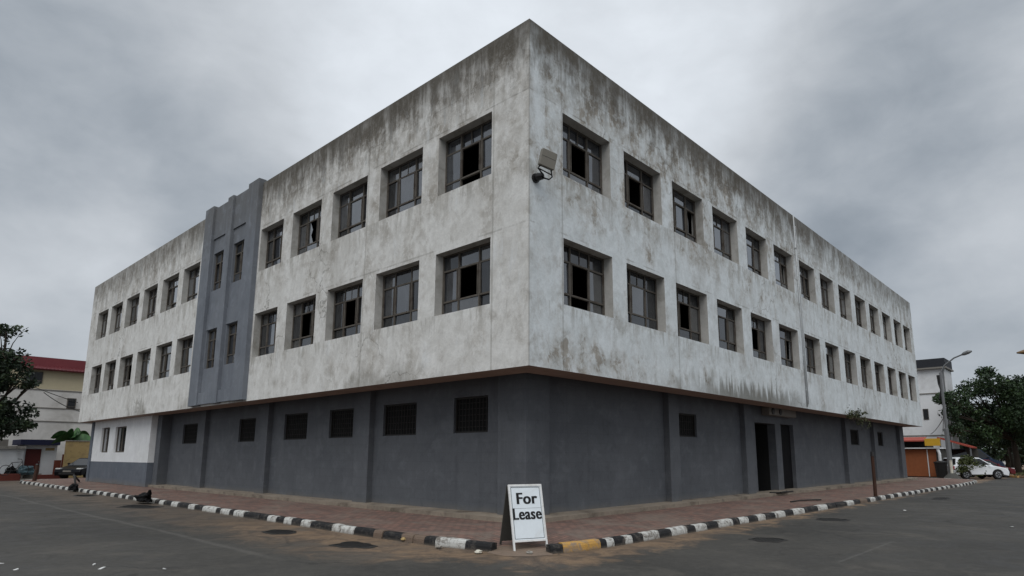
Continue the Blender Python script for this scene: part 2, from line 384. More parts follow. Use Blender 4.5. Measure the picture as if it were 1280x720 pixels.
def mat_kerbpaint(name, c, worn, amt):
    m, g, b = newmat(name)
    P = g.pos(); n = g.noise(P, 7, 7, .7, .6); n2 = g.noise(P, 45, 4, .7)
    cc = g.mix(g.step(n, .55 - amt, .75 - amt), c, worn)
    z = g.sep(P)[2]
    cc = g.mix(g.step(g.math('ADD', z, g.math('MULTIPLY', n, .06)), .075, .02, 0, .7), cc, (.13, .105, .08))
    f = g.math('ADD', .75, g.math('MULTIPLY', n2, .5)); cc = g.mix(1, cc, g.vec(f, f, f), 'MULTIPLY')
    g.put(b.inputs['Base Color'], cc); b.inputs['Roughness'].default_value = .75
    g.put(b.inputs['Normal'], g.bump(g.math('ADD', n, n2), .6, .012))
    return m

def mat_glass(name, tint, dirt, base, refl=2.3):
    m, g, b = newmat(name)
    nt = m.node_tree
    P = g.pos(); n = g.noise(P, 2.2, 6, .65, .5)
    b.inputs['Roughness'].default_value = .04
    out = nt.nodes['Material Output']
    gl = g.n('ShaderNodeBsdfGlossy'); gl.inputs['Roughness'].default_value = .03; gl.inputs['Color'].default_value = (.95, .97, 1, 1)
    tr = g.n('ShaderNodeBsdfTransparent'); tr.inputs['Color'].default_value = (*tint, 1)
    df = g.n('ShaderNodeBsdfDiffuse'); df.inputs['Color'].default_value = (*base, 1)
    fr = g.n('ShaderNodeFresnel'); fr.inputs['IOR'].default_value = 1.55
    m1 = g.n('ShaderNodeMixShader'); g.put(m1.inputs[0], g.step(n, .3, .7, dirt * .5, dirt)); g.L(tr.outputs[0], m1.inputs[1]); g.L(df.outputs[0], m1.inputs[2])
    m2 = g.n('ShaderNodeMixShader'); g.put(m2.inputs[0], g.math('MULTIPLY', fr.outputs[0], refl, clamp=True)); g.L(m1.outputs[0], m2.inputs[1]); g.L(gl.outputs[0], m2.inputs[2])
    g.L(m2.outputs[0], out.inputs['Surface'])
    return m

def mat_leaf(name, c1, c2, c3, trans=.25):
    m, g, b = newmat(name)
    rnd = g.n('ShaderNodeNewGeometry').outputs['Random Per Island']
    cc = g.mix(g.step(rnd, 0, .6), c1, c2); cc = g.mix(g.step(rnd, .8, 1), cc, c3)
    cc = g.mix(g.step(g.noise(g.pos(), .8, 3), .4, .65), cc, tuple(v * .6 for v in c1))
    g.put(b.inputs['Base Color'], cc); b.inputs['Roughness'].default_value = .55; b.inputs['Specular IOR Level'].default_value = .3
    return m

M = dict(
    curtain=simple('faded_curtain', (.3, .29, .27), .9, var=.3, scale=2),
    reveal=simple('shaded_reveal_plaster', (.44, .43, .405), .9, var=.3, scale=2.5, bump=.3, dirt=(.3, .285, .255)),  # plaster greyed so the shade inside the window openings sits in the colour
    facade=mat_facade(),
    grey=mat_greypaint('grey_wall_paint', (.09, .097, .109), (.112, .119, .131)),
    tower=mat_greypaint('grey_tower_paint', (.15, .165, .19), (.185, .2, .225), .35, 0),
    white=mat_greypaint('white_wall_paint', (.74, .75, .76), (.68, .69, .69), .2, 0),
    basegrey=mat_greypaint('grey_dado_paint', (.105, .122, .148), (.125, .14, .165)),
    soffit=simple('brown_soffit', (.34, .245, .2), .85, var=.35, scale=2),
    roof=simple('roof_concrete', (.2, .19, .18), .9),
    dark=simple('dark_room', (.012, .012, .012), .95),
    door=simple('dark_door', (.008, .008, .009), .8, spec=.1),
    frame=simple('rusty_brown_frame', (.105, .092, .077), .75, var=.5, scale=5, dirt=(.06, .045, .035)),
    iron=simple('dark_iron', (.022, .02, .018), .7, var=.4, scale=9),
    road=mat_road(), paving=mat_paving(),
    apron=simple('apron_concrete', (.25, .21, .165), .9, var=.45, scale=1.6, bump=.4, dirt=(.1, .08, .062)),
    kblack=mat_kerbpaint('black_kerb_paint', (.012, .012, .013), (.085, .075, .065), .07),
    kwhite=mat_kerbpaint('white_kerb_paint', (.56, .56, .53), (.17, .15, .13), .1),
    kyellow=mat_kerbpaint('yellow_kerb_paint', (.52, .29, .07), (.27, .2, .14), .13),
    kbare=mat_kerbpaint('bare_kerb', (.16, .115, .085), (.08, .065, .05), .0),
    glass=mat_glass('old_window_glass', (.32, .34, .36), .45, (.115, .125, .145)),
    glassd=mat_glass('dim_window_glass', (.3, .32, .33), .5, (.05, .053, .058), 1.3),
    glassm=mat_glass('milky_window_glass', (.2, .2, .2), .8, (.085, .085, .085)),
    signwhite=simple('sign_white', (.76, .82, .86), .45, var=.08, scale=3, dirt=(.66, .69, .7)),
    signframe=simple('sign_frame_white', (.76, .76, .75), .4, var=.15, scale=9, dirt=(.64, .63, .6)),
    signback=simple('sign_back_board', (.06, .058, .052), .75, var=.2),
    ink=simple('black_lettering', (.006, .006, .006), .5, var=.02),
    lamp=simple('taupe_lamp_housing', (.2, .185, .155), .5, var=.1),
    blackmetal=simple('black_metal', (.016, .015, .015), .45, var=.15),
    casing=simple('beige_casing', (.2, .185, .165), .6, var=.15),
    pipe=simple('white_pipe', (.5, .52, .53), .7, var=.25, dirt=(.42, .42, .41)),
    rust=simple('rusted_steel', (.05, .022, .014), .85, var=.5, scale=7, dirt=(.03, .018, .012)),
    galv=simple('galvanised_steel', (.17, .175, .18), .5, metal=.3, var=.2),
    concrete=simple('old_concrete', (.3, .28, .25), .9, var=.3, dirt=(.12, .11, .1)),
    whitepost=simple('cream_post_paint', (.62, .59, .5), .7, var=.2, dirt=(.3, .27, .22)),
    cream=simple('cream_wall', (.62, .6, .57), .85, var=.12, scale=.6, dirt=(.45, .43, .4)),
    yellowwall=simple('yellow_wall', (.52, .455, .31), .85, var=.12, scale=.8),
    redroof=simple('red_roof_sheet', (.16, .03, .036), .5, var=.2, scale=1.5),
    redtile=simple('orange_red_awning', (.32, .06, .04), .7, var=.2),
    navy=simple('navy_awning', (.012, .015, .045), .7),
    maroon=simple('maroon_door', (.085, .014, .012), .6, var=.2),
    rustpanel=simple('rust_red_panel', (.17, .045, .028), .8, var=.3),
    tan=simple('tan_wall', (.4, .29, .13), .85, var=.15, dirt=(.28, .2, .1)),
    brickred=simple('red_brown_kerbwall', (.12, .03, .022), .85, var=.3),
    orange=simple('orange_brown_panel', (.26, .085, .032), .7, var=.2),
    yellow=simple('yellow_box', (.6, .35, .03), .5, var=.1),
    offwhite=simple('off_white_wall', (.72, .73, .74), .85, var=.08, scale=.6, dirt=(.55, .55, .55)),
    darkroof=simple('dark_roof', (.02, .022, .028), .7),
    blackglass=simple('dark_glass', (.01, .011, .013), .08, var=.02, spec=.6),
    carwhite=simple('white_car_paint', (.78, .8, .82), .25, var=.03, spec=.5),
    carblack=simple('black_car_paint', (.006, .006, .008), .3, var=.03, spec=.22),
    carblue=simple('navy_car_paint', (.012, .022, .05), .25, var=.05, spec=.5),
    carred=simple('dark_red_car_paint', (.11, .008, .012), .25, var=.05, spec=.5),
    tyre=simple('tyre_rubber', (.014, .014, .014), .9),
    rim=simple('alloy_rim', (.35, .36, .37), .35, metal=.6, var=.1),
    lampglass=simple('lamp_glass', (.6, .6, .58), .15, var=.05, spec=.6),
    redlens=simple('red_lens', (.35, .01, .01), .2, var=.05),
    bark=simple('bark', (.055, .042, .032), .95, var=.4, scale=6, bump=.6),
    leafd=mat_leaf('dark_leaves', (.022, .045, .017), (.036, .066, .024), (.075, .12, .04)),
    leafl=mat_leaf('dark_leaves_left', (.016, .031, .015), (.03, .05, .022), (.065, .095, .03)),
    leafb=mat_leaf('bush_leaves', (.045, .06, .018), (.07, .085, .025), (.12, .12, .04)),
    leafp=mat_leaf('wall_plant_leaves', (.05, .065, .025), (.085, .09, .035), (.14, .12, .06)),
    banana=mat_leaf('banana_leaves', (.03, .085, .025), (.045, .12, .035), (.07, .15, .05)),
    grass=mat_leaf('verge_grass', (.06, .07, .025), (.085, .09, .035), (.13, .11, .05)),
    bag=simple('black_plastic', (.0035, .0035, .004), .7, var=.2, scale=8, bump=.5, spec=.12),
    paper=simple('white_scrap', (.7, .7, .68), .8, var=.1),
    cone=simple('orange_cone', (.6, .16, .08), .6, var=.1),
    gold=simple('amber_lamp', (.13, .07, .018), .5, var=.3),
    soil=simple('bare_soil', (.16, .1, .06), .95, var=.4, scale=1.5),
    teal=simple('blue_grey_sheet', (.08, .13, .15), .7, var=.3),
)

# ------------------------------------------------------------------ ground
mb = MB(); mb.face([(-900, -900, 0), (900, -900, 0), (900, 900, 0), (-900, 900, 0)])
tag(mb.build('road', M['road']), kind='structure')

KL = [(-1.72, -.75), (-1.9, .4), (-1.96, 2.3), (-1.9, 7), (-1.88, 11), (-1.78, 18), (-1.75, 29), (-1.8, 35.4), (-1.5, 36.9), (-.6, 37.6), (6, 38.0)]
KR = [(-1.22, -1.60), (-.6, -1.79), (.6, -1.83), (4, -1.85), (8.5, -1.94), (14.7, -2.06), (21.7, -2.14), (29.5, -2.32), (33.8, -2.35), (36.4, -2.15), (38.2, -1.5), (39.2, -.3), (39.6, 1.5), (39.8, 6)]
def pl_at(pl, t):
    acc = 0
    for a, b in zip(pl, pl[1:]):
        a = Vector(a); b = Vector(b); L = (b - a).length
        if acc + L >= t or b == Vector(pl[-1]):
            return a + (b - a) * min(1, max(0, (t - acc) / L)), (b - a).normalized()
        acc += L
def pl_len(pl): return sum((Vector(b) - Vector(a)).length for a, b in zip(pl, pl[1:]))
def pl_find(pl, axis, val):                # arc length where coordinate first reaches val
    acc = 0
    for a, b in zip(pl, pl[1:]):
        L = (Vector(b) - Vector(a)).length
        if (a[axis] - val) * (b[axis] - val) <= 0 and a[axis] != b[axis]: return acc + L * (val - a[axis]) / (b[axis] - a[axis])
        acc += L
    return 0
def kerb(pl, cuts, cols, side):
    tot = pl_len(pl); c = [0]; k = []
    for v, m_ in zip(cuts, cols):
        if v > c[-1] + .05: c.append(v); k.append(m_)
    rnd = random.Random(3); last = k[-1]
    while c[-1] < tot - .3:
        c.append(min(tot, c[-1] + rnd.uniform(.4, .56))); last = 1 - min(last, 1); k.append(last)
    prof = [(0, -.02), (.012, .09), (.03, .128), (.06, .142), (.15, .145), (.17, .138), (.17, -.02)]
    mb = MB()
    for a, b, mi in zip(c, c[1:], k):
        n = max(1, int((b - a) / .35)); jz = rnd.uniform(-.008, .006); jo = rnd.uniform(-.012, .012)
        rings = []
        for i in range(n + 1):
            t = a + .004 + (b - a - .008) * i / n
            p, d = pl_at(pl, t); nrm = Vector((d.y, -d.x)) * side
            e = .012 if i in (0, n) else 0
            rings.append([(p.x + nrm.x * (o + jo + (e if o < .05 else 0)), p.y + nrm.y * (o + jo + (e if o < .05 else 0)), z + jz * (z > 0) - e * (z > .05) * .6) for o, z in prof])
        base = len(mb.v)
        for r in rings: mb.v += r
        P_ = len(prof)
        for i in range(n):
            for j in range(P_ - 1):
                q = base + i * P_ + j
                mb.f.append((q, q + 1, q + P_ + 1, q + P_)); mb.m.append(mi)
        for i in (0, n): mb.f.append(tuple(base + i * P_ + j for j in range(P_))); mb.m.append(mi)
    o = mb.build('kerb', [M['kblack'], M['kwhite'], M['kyellow'], M['kbare']])
    tag(o, kind='structure')
kbL = [-.22, .43, .71, 1.0, 1.32, 1.87, 2.13, 2.79, 3.36, 3.63, 3.94, 4.49, 4.92, 5.31, 5.67, 6.05, 6.48, 6.9, 7.74, 8.34, 8.62, 9.16, 9.46, 10.36, 10.93, 11.39, 12.25, 12.83, 13.44, 13.86, 14.22, 14.96, 15.5, 16.1, 16.48, 16.99, 17.34, 17.74]
coL = [0, 1, 0, 3, 3, 0, 3, 0, 1, 1, 0, 0, 1, 0, 1, 0, 1, 0, 0, 1, 0, 1, 0, 1, 0, 1, 0, 1, 0, 1, 0, 1, 0, 1, 1, 0, 1, 0]
kbR = [-1.0, -.18, -.02, .19, .48, .73, 1.04, 1.59, 2.03, 2.65, 2.98, 3.46, 3.97, 4.64, 4.96, 5.43, 5.9, 6.35, 6.89, 7.51, 8.06, 8.81, 9.81, 10.55, 11.3, 12.25, 12.9, 13.58, 14.29, 14.6, 15.2, 15.6, 15.9, 16.46, 17.1, 17.5, 18.13, 18.61, 19.23]
coR = [0, 2, 0, 1, 0, 1, 0, 1, 0, 1, 0, 1, 0, 1, 0, 1, 0, 1, 0, 1, 0, 1, 0, 1, 0, 0, 1, 0, 3, 0, 1, 0, 0, 1, 0, 1, 0, 1, 0]
kerb(KL, [pl_find(KL, 1, v) for v in kbL], coL, 1)
kerb(KR, [max(.02, pl_find(KR, 0, v)) for v in kbR], coR, -1)

def pavement():
    mb = MB()
    # outer line follows the kerb's inner face; inner line runs under the building
    def inner(pl, side, t):
        p, d = pl_at(pl, t); nrm = Vector((d.y, -d.x)) * side
        return p + nrm * .165
    Lp = [inner(KL, 1, t) for t in [i * pl_len(KL) / 60 for i in range(61)]]
    Rp = [inner(KR, -1, t) for t in [i * pl_len(KR) / 60 for i in range(61)]]
    sm = lambda v: (lambda t: t * t * (3 - 2 * t))(min(1, max(0, v)))
    out = [(p.x, p.y, .006 + .127 * sm((p.y + .75) / .7)) for p in reversed(Lp)]
    ramp = [(-1.82, -.78, .004), (-1.86, -1.2, .004), (-1.62, -1.5, .004), (-1.26, -1.66, .004)]
    out2 = [(p.x, p.y, .006 + .127 * sm((p.x + 1.0) / .7)) for p in Rp]
    def inn(p):
        x, y = p[0], p[1]
        if y - x > 0: return (.9, min(max(y, .9), 38.2), .142)
        return (min(max(x, .9), 40), .9, .142)
    line = out + ramp + out2
    for a, b in zip(line, line[1:]):
        steps = 5
        ia, ib = inn(a), inn(b)
        for i in range(steps):
            t0, t1 = i / steps, (i + 1) / steps
            L = lambda p, q, t: tuple(p[k] + (q[k] - p[k]) * (t if k < 2 else min(1, t * 1.6)) for k in range(3))
            mb.face([L(a, ia, t0), L(b, ib, t0), L(b, ib, t1), L(a, ia, t1)])
    # past the two ends of the block
    mb.face([(.9, 32, .142), (14, 32, .142), (14, 38.1, .142), (.9, 38.1, .142)])
    mb.face([(33.5, .9, .143), (39.8, .9, .143), (39.8, 12, .143), (33.5, 12, .143)])
    tag(mb.build('pavement', M['paving']), kind='structure')
pavement()
# low concrete apron at the wall's foot
mb = MB()
rr = random.Random(5)
def apron_edge(n, a, b, mp):
    pts = []
    for i in range(n + 1):
        s_ = a + (b - a) * i / n
        pts.append((s_, .62 + rr.uniform(-.02, .02)))
    return pts
le = [(.62, .9)] + [(q[1], q[0]) for q in apron_edge(50, 1.2, 32.9, None)]
re = [(.9, .62)] + [q for q in apron_edge(50, 1.2, 35.2, None)]
for pts, far in ((le, lambda p: (1.3, max(p[1], 1.3))), (re, lambda p: (max(p[0], 1.3), 1.3))):
    for a, b in zip(pts, pts[1:]):
        zt = .245
        mb.face([(*a, .12), (*b, .12), (*b, zt - .01), (*a, zt - .01)])
        fa, fb = far(a), far(b)
        mb.face([(*a, zt - .01), (*b, zt - .01), (*fb, zt + .015), (*fa, zt + .015)])
for (a, b) in (((.62, .9), (.9, .62)),):
    mb.face([(*a, .12), (*b, .12), (*b, .235), (*a, .235)]); mb.face([(*a, .235), (*b, .235), (1.3, 1.3, .26)])
tag(mb.build('apron', M['apron']), kind='structure')

# ------------------------------------------------------------------ the office block
bld = empty('office_building', (0, 0, 0), 0, 'long weathered white concrete office block on a dark grey ground floor filling the corner', 'building')
ZT, ZB = 10.76, 3.23
ROWS = ((7.55, 9.03), (4.64, 6.11))
LW = [(1.118, 2.94), (3.556, 5.345), (5.951, 7.72), (8.352, 10.09), (10.703, 12.28), (17.535, 19.24), (19.777, 21.653), (22.312, 24.115), (24.741, 26.637), (27.272, 29.088), (29.67, 31.512)]
RW = [(1.093, 2.904), (3.503, 5.271), (5.877, 7.651), (8.285, 10.02), (10.685, 12.395), (13.055, 14.88), (15.568, 17.287), (17.953, 19.666), (20.37, 22.117), (22.787, 24.551), (25.189, 26.931), (27.623, 29.329), (30.02, 31.678), (32.219, 33.903)]
LE, RE = 32.9, 34.65
oL = [(a, b, z0, z1) for a, b in LW for z0, z1 in ROWS]; oR = [(a, b, z0, z1) for a, b in RW for z0, z1 in ROWS]
oL.append((12.5, 16.88, 3.4, 10.6))                    # the stair tower fills this bay
mb = MB()
TW0, TW1 = 12.42, 16.95
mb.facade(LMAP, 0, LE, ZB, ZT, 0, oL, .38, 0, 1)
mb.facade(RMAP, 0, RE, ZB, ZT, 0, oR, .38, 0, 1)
# far ends, back, parapet top
mb.face([(0, LE, ZB), (14, LE, ZB), (14, LE, ZT), (0, LE, ZT)])
mb.face([(RE, 0, ZB), (RE, 14, ZB), (RE, 14, ZT), (RE, 0, ZT)])
mb.face([(14, 14, ZB), (14, LE, ZB), (14, LE, ZT), (14, 14, ZT)]); mb.face([(14, 14, ZB), (RE, 14, ZB), (RE, 14, ZT), (14, 14, ZT)])
mb.face([(0, 0, ZT), (RE, 0, ZT), (RE, .3, ZT), (.3, .3, ZT)]); mb.face([(0, 0, ZT), (.3, .3, ZT), (.3, LE, ZT), (0, LE, ZT)])
mb.face([(.3, .3, ZT), (RE, .3, ZT), (RE, .3, 10.2), (.3, .3, 10.2)]); mb.face([(.3, .3, ZT), (.3, LE, ZT), (.3, LE, 10.2), (.3, .3, 10.2)])
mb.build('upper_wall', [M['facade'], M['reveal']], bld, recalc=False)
mb = MB()
mb.face([(.3, .3, 10.2), (RE, .3, 10.2), (RE, 14, 10.2), (14, 14, 10.2)]); mb.face([(.3, .3, 10.2), (14, 14, 10.2), (14, LE, 10.2), (.3, LE, 10.2)])
mb.build('roof', M['roof'], bld, recalc=False)
# dark rooms behind the windows
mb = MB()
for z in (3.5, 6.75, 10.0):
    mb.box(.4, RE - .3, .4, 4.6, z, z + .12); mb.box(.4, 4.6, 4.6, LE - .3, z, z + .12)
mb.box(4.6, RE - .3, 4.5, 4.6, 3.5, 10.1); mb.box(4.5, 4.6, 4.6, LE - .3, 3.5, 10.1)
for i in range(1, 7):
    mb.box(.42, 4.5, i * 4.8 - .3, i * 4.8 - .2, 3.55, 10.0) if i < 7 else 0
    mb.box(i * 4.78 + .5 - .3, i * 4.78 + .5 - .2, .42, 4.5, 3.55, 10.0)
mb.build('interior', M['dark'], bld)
# brown underside of the overhang: a lip, then a slightly raised soffit
mb = MB()
lp = .78
mb.face([(0, 0, ZB), (RE, 0, ZB), (RE, lp, ZB), (lp, lp, ZB)]); mb.face([(0, 0, ZB), (lp, lp, ZB), (lp, LE, ZB), (0, LE, ZB)])
mb.face([(lp, lp, ZB), (RE, lp, ZB), (RE, lp, 3.42), (lp, lp, 3.42)]); mb.face([(lp, lp, ZB), (lp, LE, ZB), (lp, LE, 3.42), (lp, lp, 3.42)])
mb.face([(lp, lp, 3.42), (RE, lp, 3.42), (RE, 14, 3.42), (14, 14, 3.42)]); mb.face([(lp, lp, 3.42), (14, 14, 3.42), (14, LE, 3.42), (lp, LE, 3.42)])
mb.face([(34.2, lp, ZB), (RE, lp, ZB), (RE, 14, ZB), (34.2, 14, ZB)]); mb.face([(lp, 32.1, ZB), (lp, LE, ZB), (14, LE, ZB), (14, 32.1, ZB)])
mb.build('soffit', M['soffit'], bld, recalc=False)

# ---- windows
def window(mp, s0, s1, z0, z1, dep, open_cells=(), flip=False, narrow=False, upper=True, rnd=random, mats=None, shard=None):
    fb = MB(); w = s1 - s0; h = z1 - z0; t = .036
    d0, d1 = dep, dep + .07
    fr = [0, .30, .68, 1] if not narrow else [0, .5, 1]
    fr = [v + (rnd.uniform(-.012, .012) if 0 < v < 1 else 0) for v in fr]
    if flip: fr = [1 - v for v in reversed(fr)]
    zr = [0, .235, .735, 1]
    S = [s0 + v * w for v in fr]; Zr = [z0 + v * h for v in zr]
    fb.box(s0 + .002, s0 + t, d0, d1, z0 + .002, z1 - .002, mp); fb.box(s1 - t, s1 - .002, d0, d1, z0 + .002, z1 - .002, mp)
    fb.box(s0 + t, s1 - t, d0, d1, z0 + .002, z0 + t, mp); fb.box(s0 + t, s1 - t, d0, d1, z1 - t, z1 - .002, mp)
    for v in S[1:-1]: fb.box(v - .018, v + .018, d0 + .006, d1 - .006, z0 + t, z1 - t, mp)
    for v in Zr[1:-1]:
        for a, b in zip(S, S[1:]):
            fb.box(a + (t if a == s0 else .026), b - (t if b == s1 else .026), d0 + .004, d1 - .008, v - .019, v + .019, mp)
    # casement sashes inside the middle row
    for i, (a, b) in enumerate(zip(S, S[1:])):
        if i != len(fr) // 2 - 1 + (1 if not narrow else 0) or rnd.random() < .5:
            a2, b2 = a + .05, b - .05; zz0, zz1 = Zr[1] + .024, Zr[2] - .024
            fb.box(a2 - .016, a2 + .006, d0 - .006, d0 + .03, zz0, zz1, mp); fb.box(b2 - .006, b2 + .016, d0 - .006, d0 + .03, zz0, zz1, mp)
    # extra glazing bar in a transom now and then
    if rnd.random() < .5 and not narrow:
        v = (S[1] + S[2]) / 2; fb.box(v - .01, v + .01, d0 + .02, d0 + .04, Zr[2] + .024, z1 - t, mp)
    wf = fb.build('window', M['frame'], bld)
    gb = MB(); nc = len(S) - 1
    for i in range(nc):
        for j in range(3):
            ii = nc - 1 - i if flip else i
            if (ii, j) in open_cells: continue
            a, b, c, d_ = S[i], S[i + 1], Zr[j], Zr[j + 1]
            jit = [rnd.uniform(-.012, .012) for _ in range(3)]
            e = dep + .035
            q = [(a, c), (b, c), (b, d_), (a, d_)]
            mi = rnd.choices((0, 1, 2), mats or ((.75, .15, .1) if upper else (.12, .68, .2)))[0]
            if shard and (ii, j) == shard[0]:                # broken pane: a jagged remnant
                poly = [(a + (b - a) * u_, c + (d_ - c) * v_) for u_, v_ in shard[1]]
                gb.face([mp(p_[0], e, p_[1]) for p_ in (poly[::-1] if mp is LMAP else poly)], mi); continue
            tl = lambda p_: e + jit[0] + jit[1] * (p_[0] - a) / (b - a) + jit[2] * (p_[1] - c) / (d_ - c)
            gb.face([mp(p_[0], tl(p_), p_[1]) for p_ in (q[::-1] if mp is LMAP else q)], mi)
    gb.build('glass', [M['glass'], M['glassd'], M['glassm']], wf, recalc=False)
    if not narrow and rnd.random() < .42:
        cb = MB(); k0 = rnd.choice((0, 2)); ca, cb_ = S[k0] + .02, S[k0 + 1] + rnd.uniform(-.1, .08); nn_ = 14; zb = z0 + (rnd.uniform(.0, .5) * h if rnd.random() < .4 else .03)
        for k in range(nn_):
            u0, u1 = ca + (cb_ - ca) * k / nn_, ca + (cb_ - ca) * (k + 1) / nn_; e0, e1 = (dep + .2 + .035 * math.sin(q * 1.9) for q in (k, k + 1))
            cb.face([mp(u0, e0, zb), mp(u1, e1, zb), mp(u1, e1, z1), mp(u0, e0, z1)])
        cb.build('curtain', M['curtain'], wf, recalc=False, smooth=True)
rw = random.Random(11)
SH1 = ((1, 1), [(0, 0), (.35, 0), (.22, .3), (.3, .55), (.12, .8), (.2, 1), (0, 1)])
SH2 = ((1, 1), [(.45, 0), (1, 0), (1, 1), (.8, 1), (.55, .62), (.68, .4)])
LOPEN = {(0, 0): {(1, 1), (1, 0)}, (0, 1): {(1, 1)}, (3, 0): set(), (2, 1): {(1, 1)}, (3, 1): {(1, 1)}, (1, 0): set(), (6, 0): {(0, 1)}, (8, 1): {(1, 1)}}
LSH = {(3, 0): SH2}
ROPEN = {(0, 0): {(1, 1)}, (1, 0): {(1, 1)}, (2, 0): set(), (0, 1): {(1, 1), (1, 0)}, (2, 1): {(1, 1)}, (4, 1): {(1, 1)}, (5, 0): {(2, 1)}, (9, 0): {(1, 1)}, (7, 1): {(0, 1)}}
RSH = {(2, 0): ((2, 1), [(0, 0), (.3, 0), (.35, .5), (.2, .8), (.3, 1), (0, 1)]), (5, 1): ((2, 1), [(.5, 0), (1, 0), (1, 1), (.7, 1), (.6, .6)])}
for i, (a, b) in enumerate(LW):
    for k, (z0, z1) in enumerate(ROWS): window(LMAP, a, b, z0, z1, .22, LOPEN.get((i, k), ()), True, False, k == 0, rw, shard=LSH.get((i, k)))
for i, (a, b) in enumerate(RW):
    for k, (z0, z1) in enumerate(ROWS): window(RMAP, a, b, z0, z1, .24, ROPEN.get((i, k), ()), False, False, k == 0, rw, shard=RSH.get((i, k)))

# ---- the grey stair tower standing proud of the left front
mb = MB()
tw = [(15.2, 16.12, 7.53, 9.0), (15.2, 16.12, 4.6, 6.04), (13.35, 14.38, 7.53, 9.0), (13.35, 14.38, 4.6, 6.04)]
tower = mb.facade(LMAP, TW0, TW1, 3.3, 10.84, -.03, tw, .4)
mb.face([LMAP(TW0, -.03, 10.84), LMAP(TW1, -.03, 10.84), LMAP(TW1, .25, 10.84), LMAP(TW0, .25, 10.84)])
mb.face([LMAP(TW0, .002, 10.74), LMAP(TW0, .002, 10.84), LMAP(TW0, -.03, 10.84), LMAP(TW0, -.03, 3.3)])
for a, b in ((13.2, 14.45), (14.9, 16.2)):                    # spandrel bands between the pilasters
    mb.box(-.075, -.028, a, b, 9.58, 10.83); mb.box(-.12, -.028, a, b, 3.3, 3.72); mb.box(-.05, -.028, a, b, 6.05, 6.64)
mb.build('stair_tower', M['tower'], bld, recalc=False)
for a, b, zt in ((12.4, 13.2, 10.9), (14.45, 14.9, 10.87), (16.2, 16.97, 10.92)):
    MB().box(-.17, .1, a, b, 3.27, zt).build('tower_pilaster', M['tower'], bld, bevel=.015)
for a, b, z0, z1 in tw: window(LMAP, a, b, z0, z1, .05, {(0, 1)} if (z0 > 7 and a > 15) else (), True, True, False, rw, (.45, .35, .2))

# ---- ground floor
D0 = 1.15
GL = [(2.32, 3.51, 2.03, 2.88), (4.97, 6.42, 2.02, 2.86), (7.9, 9.2, 2.01, 2.85), (10.52, 12.02, 2.0, 2.84), (14.15, 15.47, 1.98, 2.81), (19.4, 20.95, 1.97, 2.79)]
GR = [(7.76, 8.88, 2.06, 2.75), (24.41, 25.77, 2.04, 2.79), (29.26, 30.29, 2.05, 2.81)]
DR = [(13.2, 15.05, .232, 2.69), (15.6, 16.9, .232, 2.71)]
mb = MB()
mb.facade(LMAP, D0, 23.0, .18, 3.42, D0, GL, .16)
mb.facade(RMAP, D0, 34.2, .18, 3.42, D0, GR + DR, .3)
mb.face([(34.2, D0, .0), (34.2, 14, .0), (34.2, 14, 3.3), (34.2, D0, 3.3)])
mb.build('ground_wall', M['grey'], bld, recalc=False)
mb = MB(); P_ = [(.97, .97), (1.74, .97), (1.74, 1.17), (1.17, 1.17), (1.17, 1.82), (.97, 1.82)]
mb.prism(P_, .18, 3.41, IDM); mb.build('corner_pillar', M['grey'], bld, bevel=.012)
for a, b in ((6.82, 7.5), (12.85, 13.5), (18.2, 18.9)): MB().box(.97, 1.16, a, b, .18, 3.415).build('pilaster', M['grey'], bld, bevel=.012)
for a, b in ((6.94, 7.5), (11.98, 12.6), (23.1, 23.75), (27.86, 28.5), (33.35, 34.25)): MB().box(a, b, .97, 1.16 if b < 34 else 1.9, .18, 3.415).build('pilaster', M['grey'], bld, bevel=.012)
MB().box(.74, 1.16, 22.35, 22.88, .18, 3.415).build('pilaster', M['grey'], bld, bevel=.012)
for mp, lst, rv in ((LMAP, GL, .16), (RMAP, GR, .3)):
    for a, b, z0, z1 in lst:
        fb = MB(); e = D0 + .06
        for q in ((a + .002, a + .04, z0 + .002, z1 - .002), (b - .04, b - .002, z0 + .002, z1 - .002), (a + .04, b - .04, z0 + .002, z0 + .04), (a + .04, b - .04, z1 - .04, z1 - .002)):
            fb.box(q[0], q[1], e, e + .05, q[2], q[3], mp)
        gw = fb.build('barred_window', M['iron'], bld)
        bb = MB(); n = int((b - a) / .115); m_ = int((z1 - z0) / .14)
        for i in range(1, n): v = a + (b - a) * i / n; bb.box(v - .008, v + .008, e + .01, e + .026, z0 + .03, z1 - .03, mp)
        for i in range(1, m_ if mp is LMAP else 3): v = z0 + (z1 - z0) * i / (m_ if mp is LMAP else 3); bb.box(a + .03, b - .03, e + .027, e + .042, v - .008, v + .008, mp)
        bb.build('bars', M['iron'], gw)
        MB().box(a + .003, b - .003, D0 + .12, D0 + .15, z0 + .003, z1 - .003, mp).build('blind_opening', M['dark'], gw)
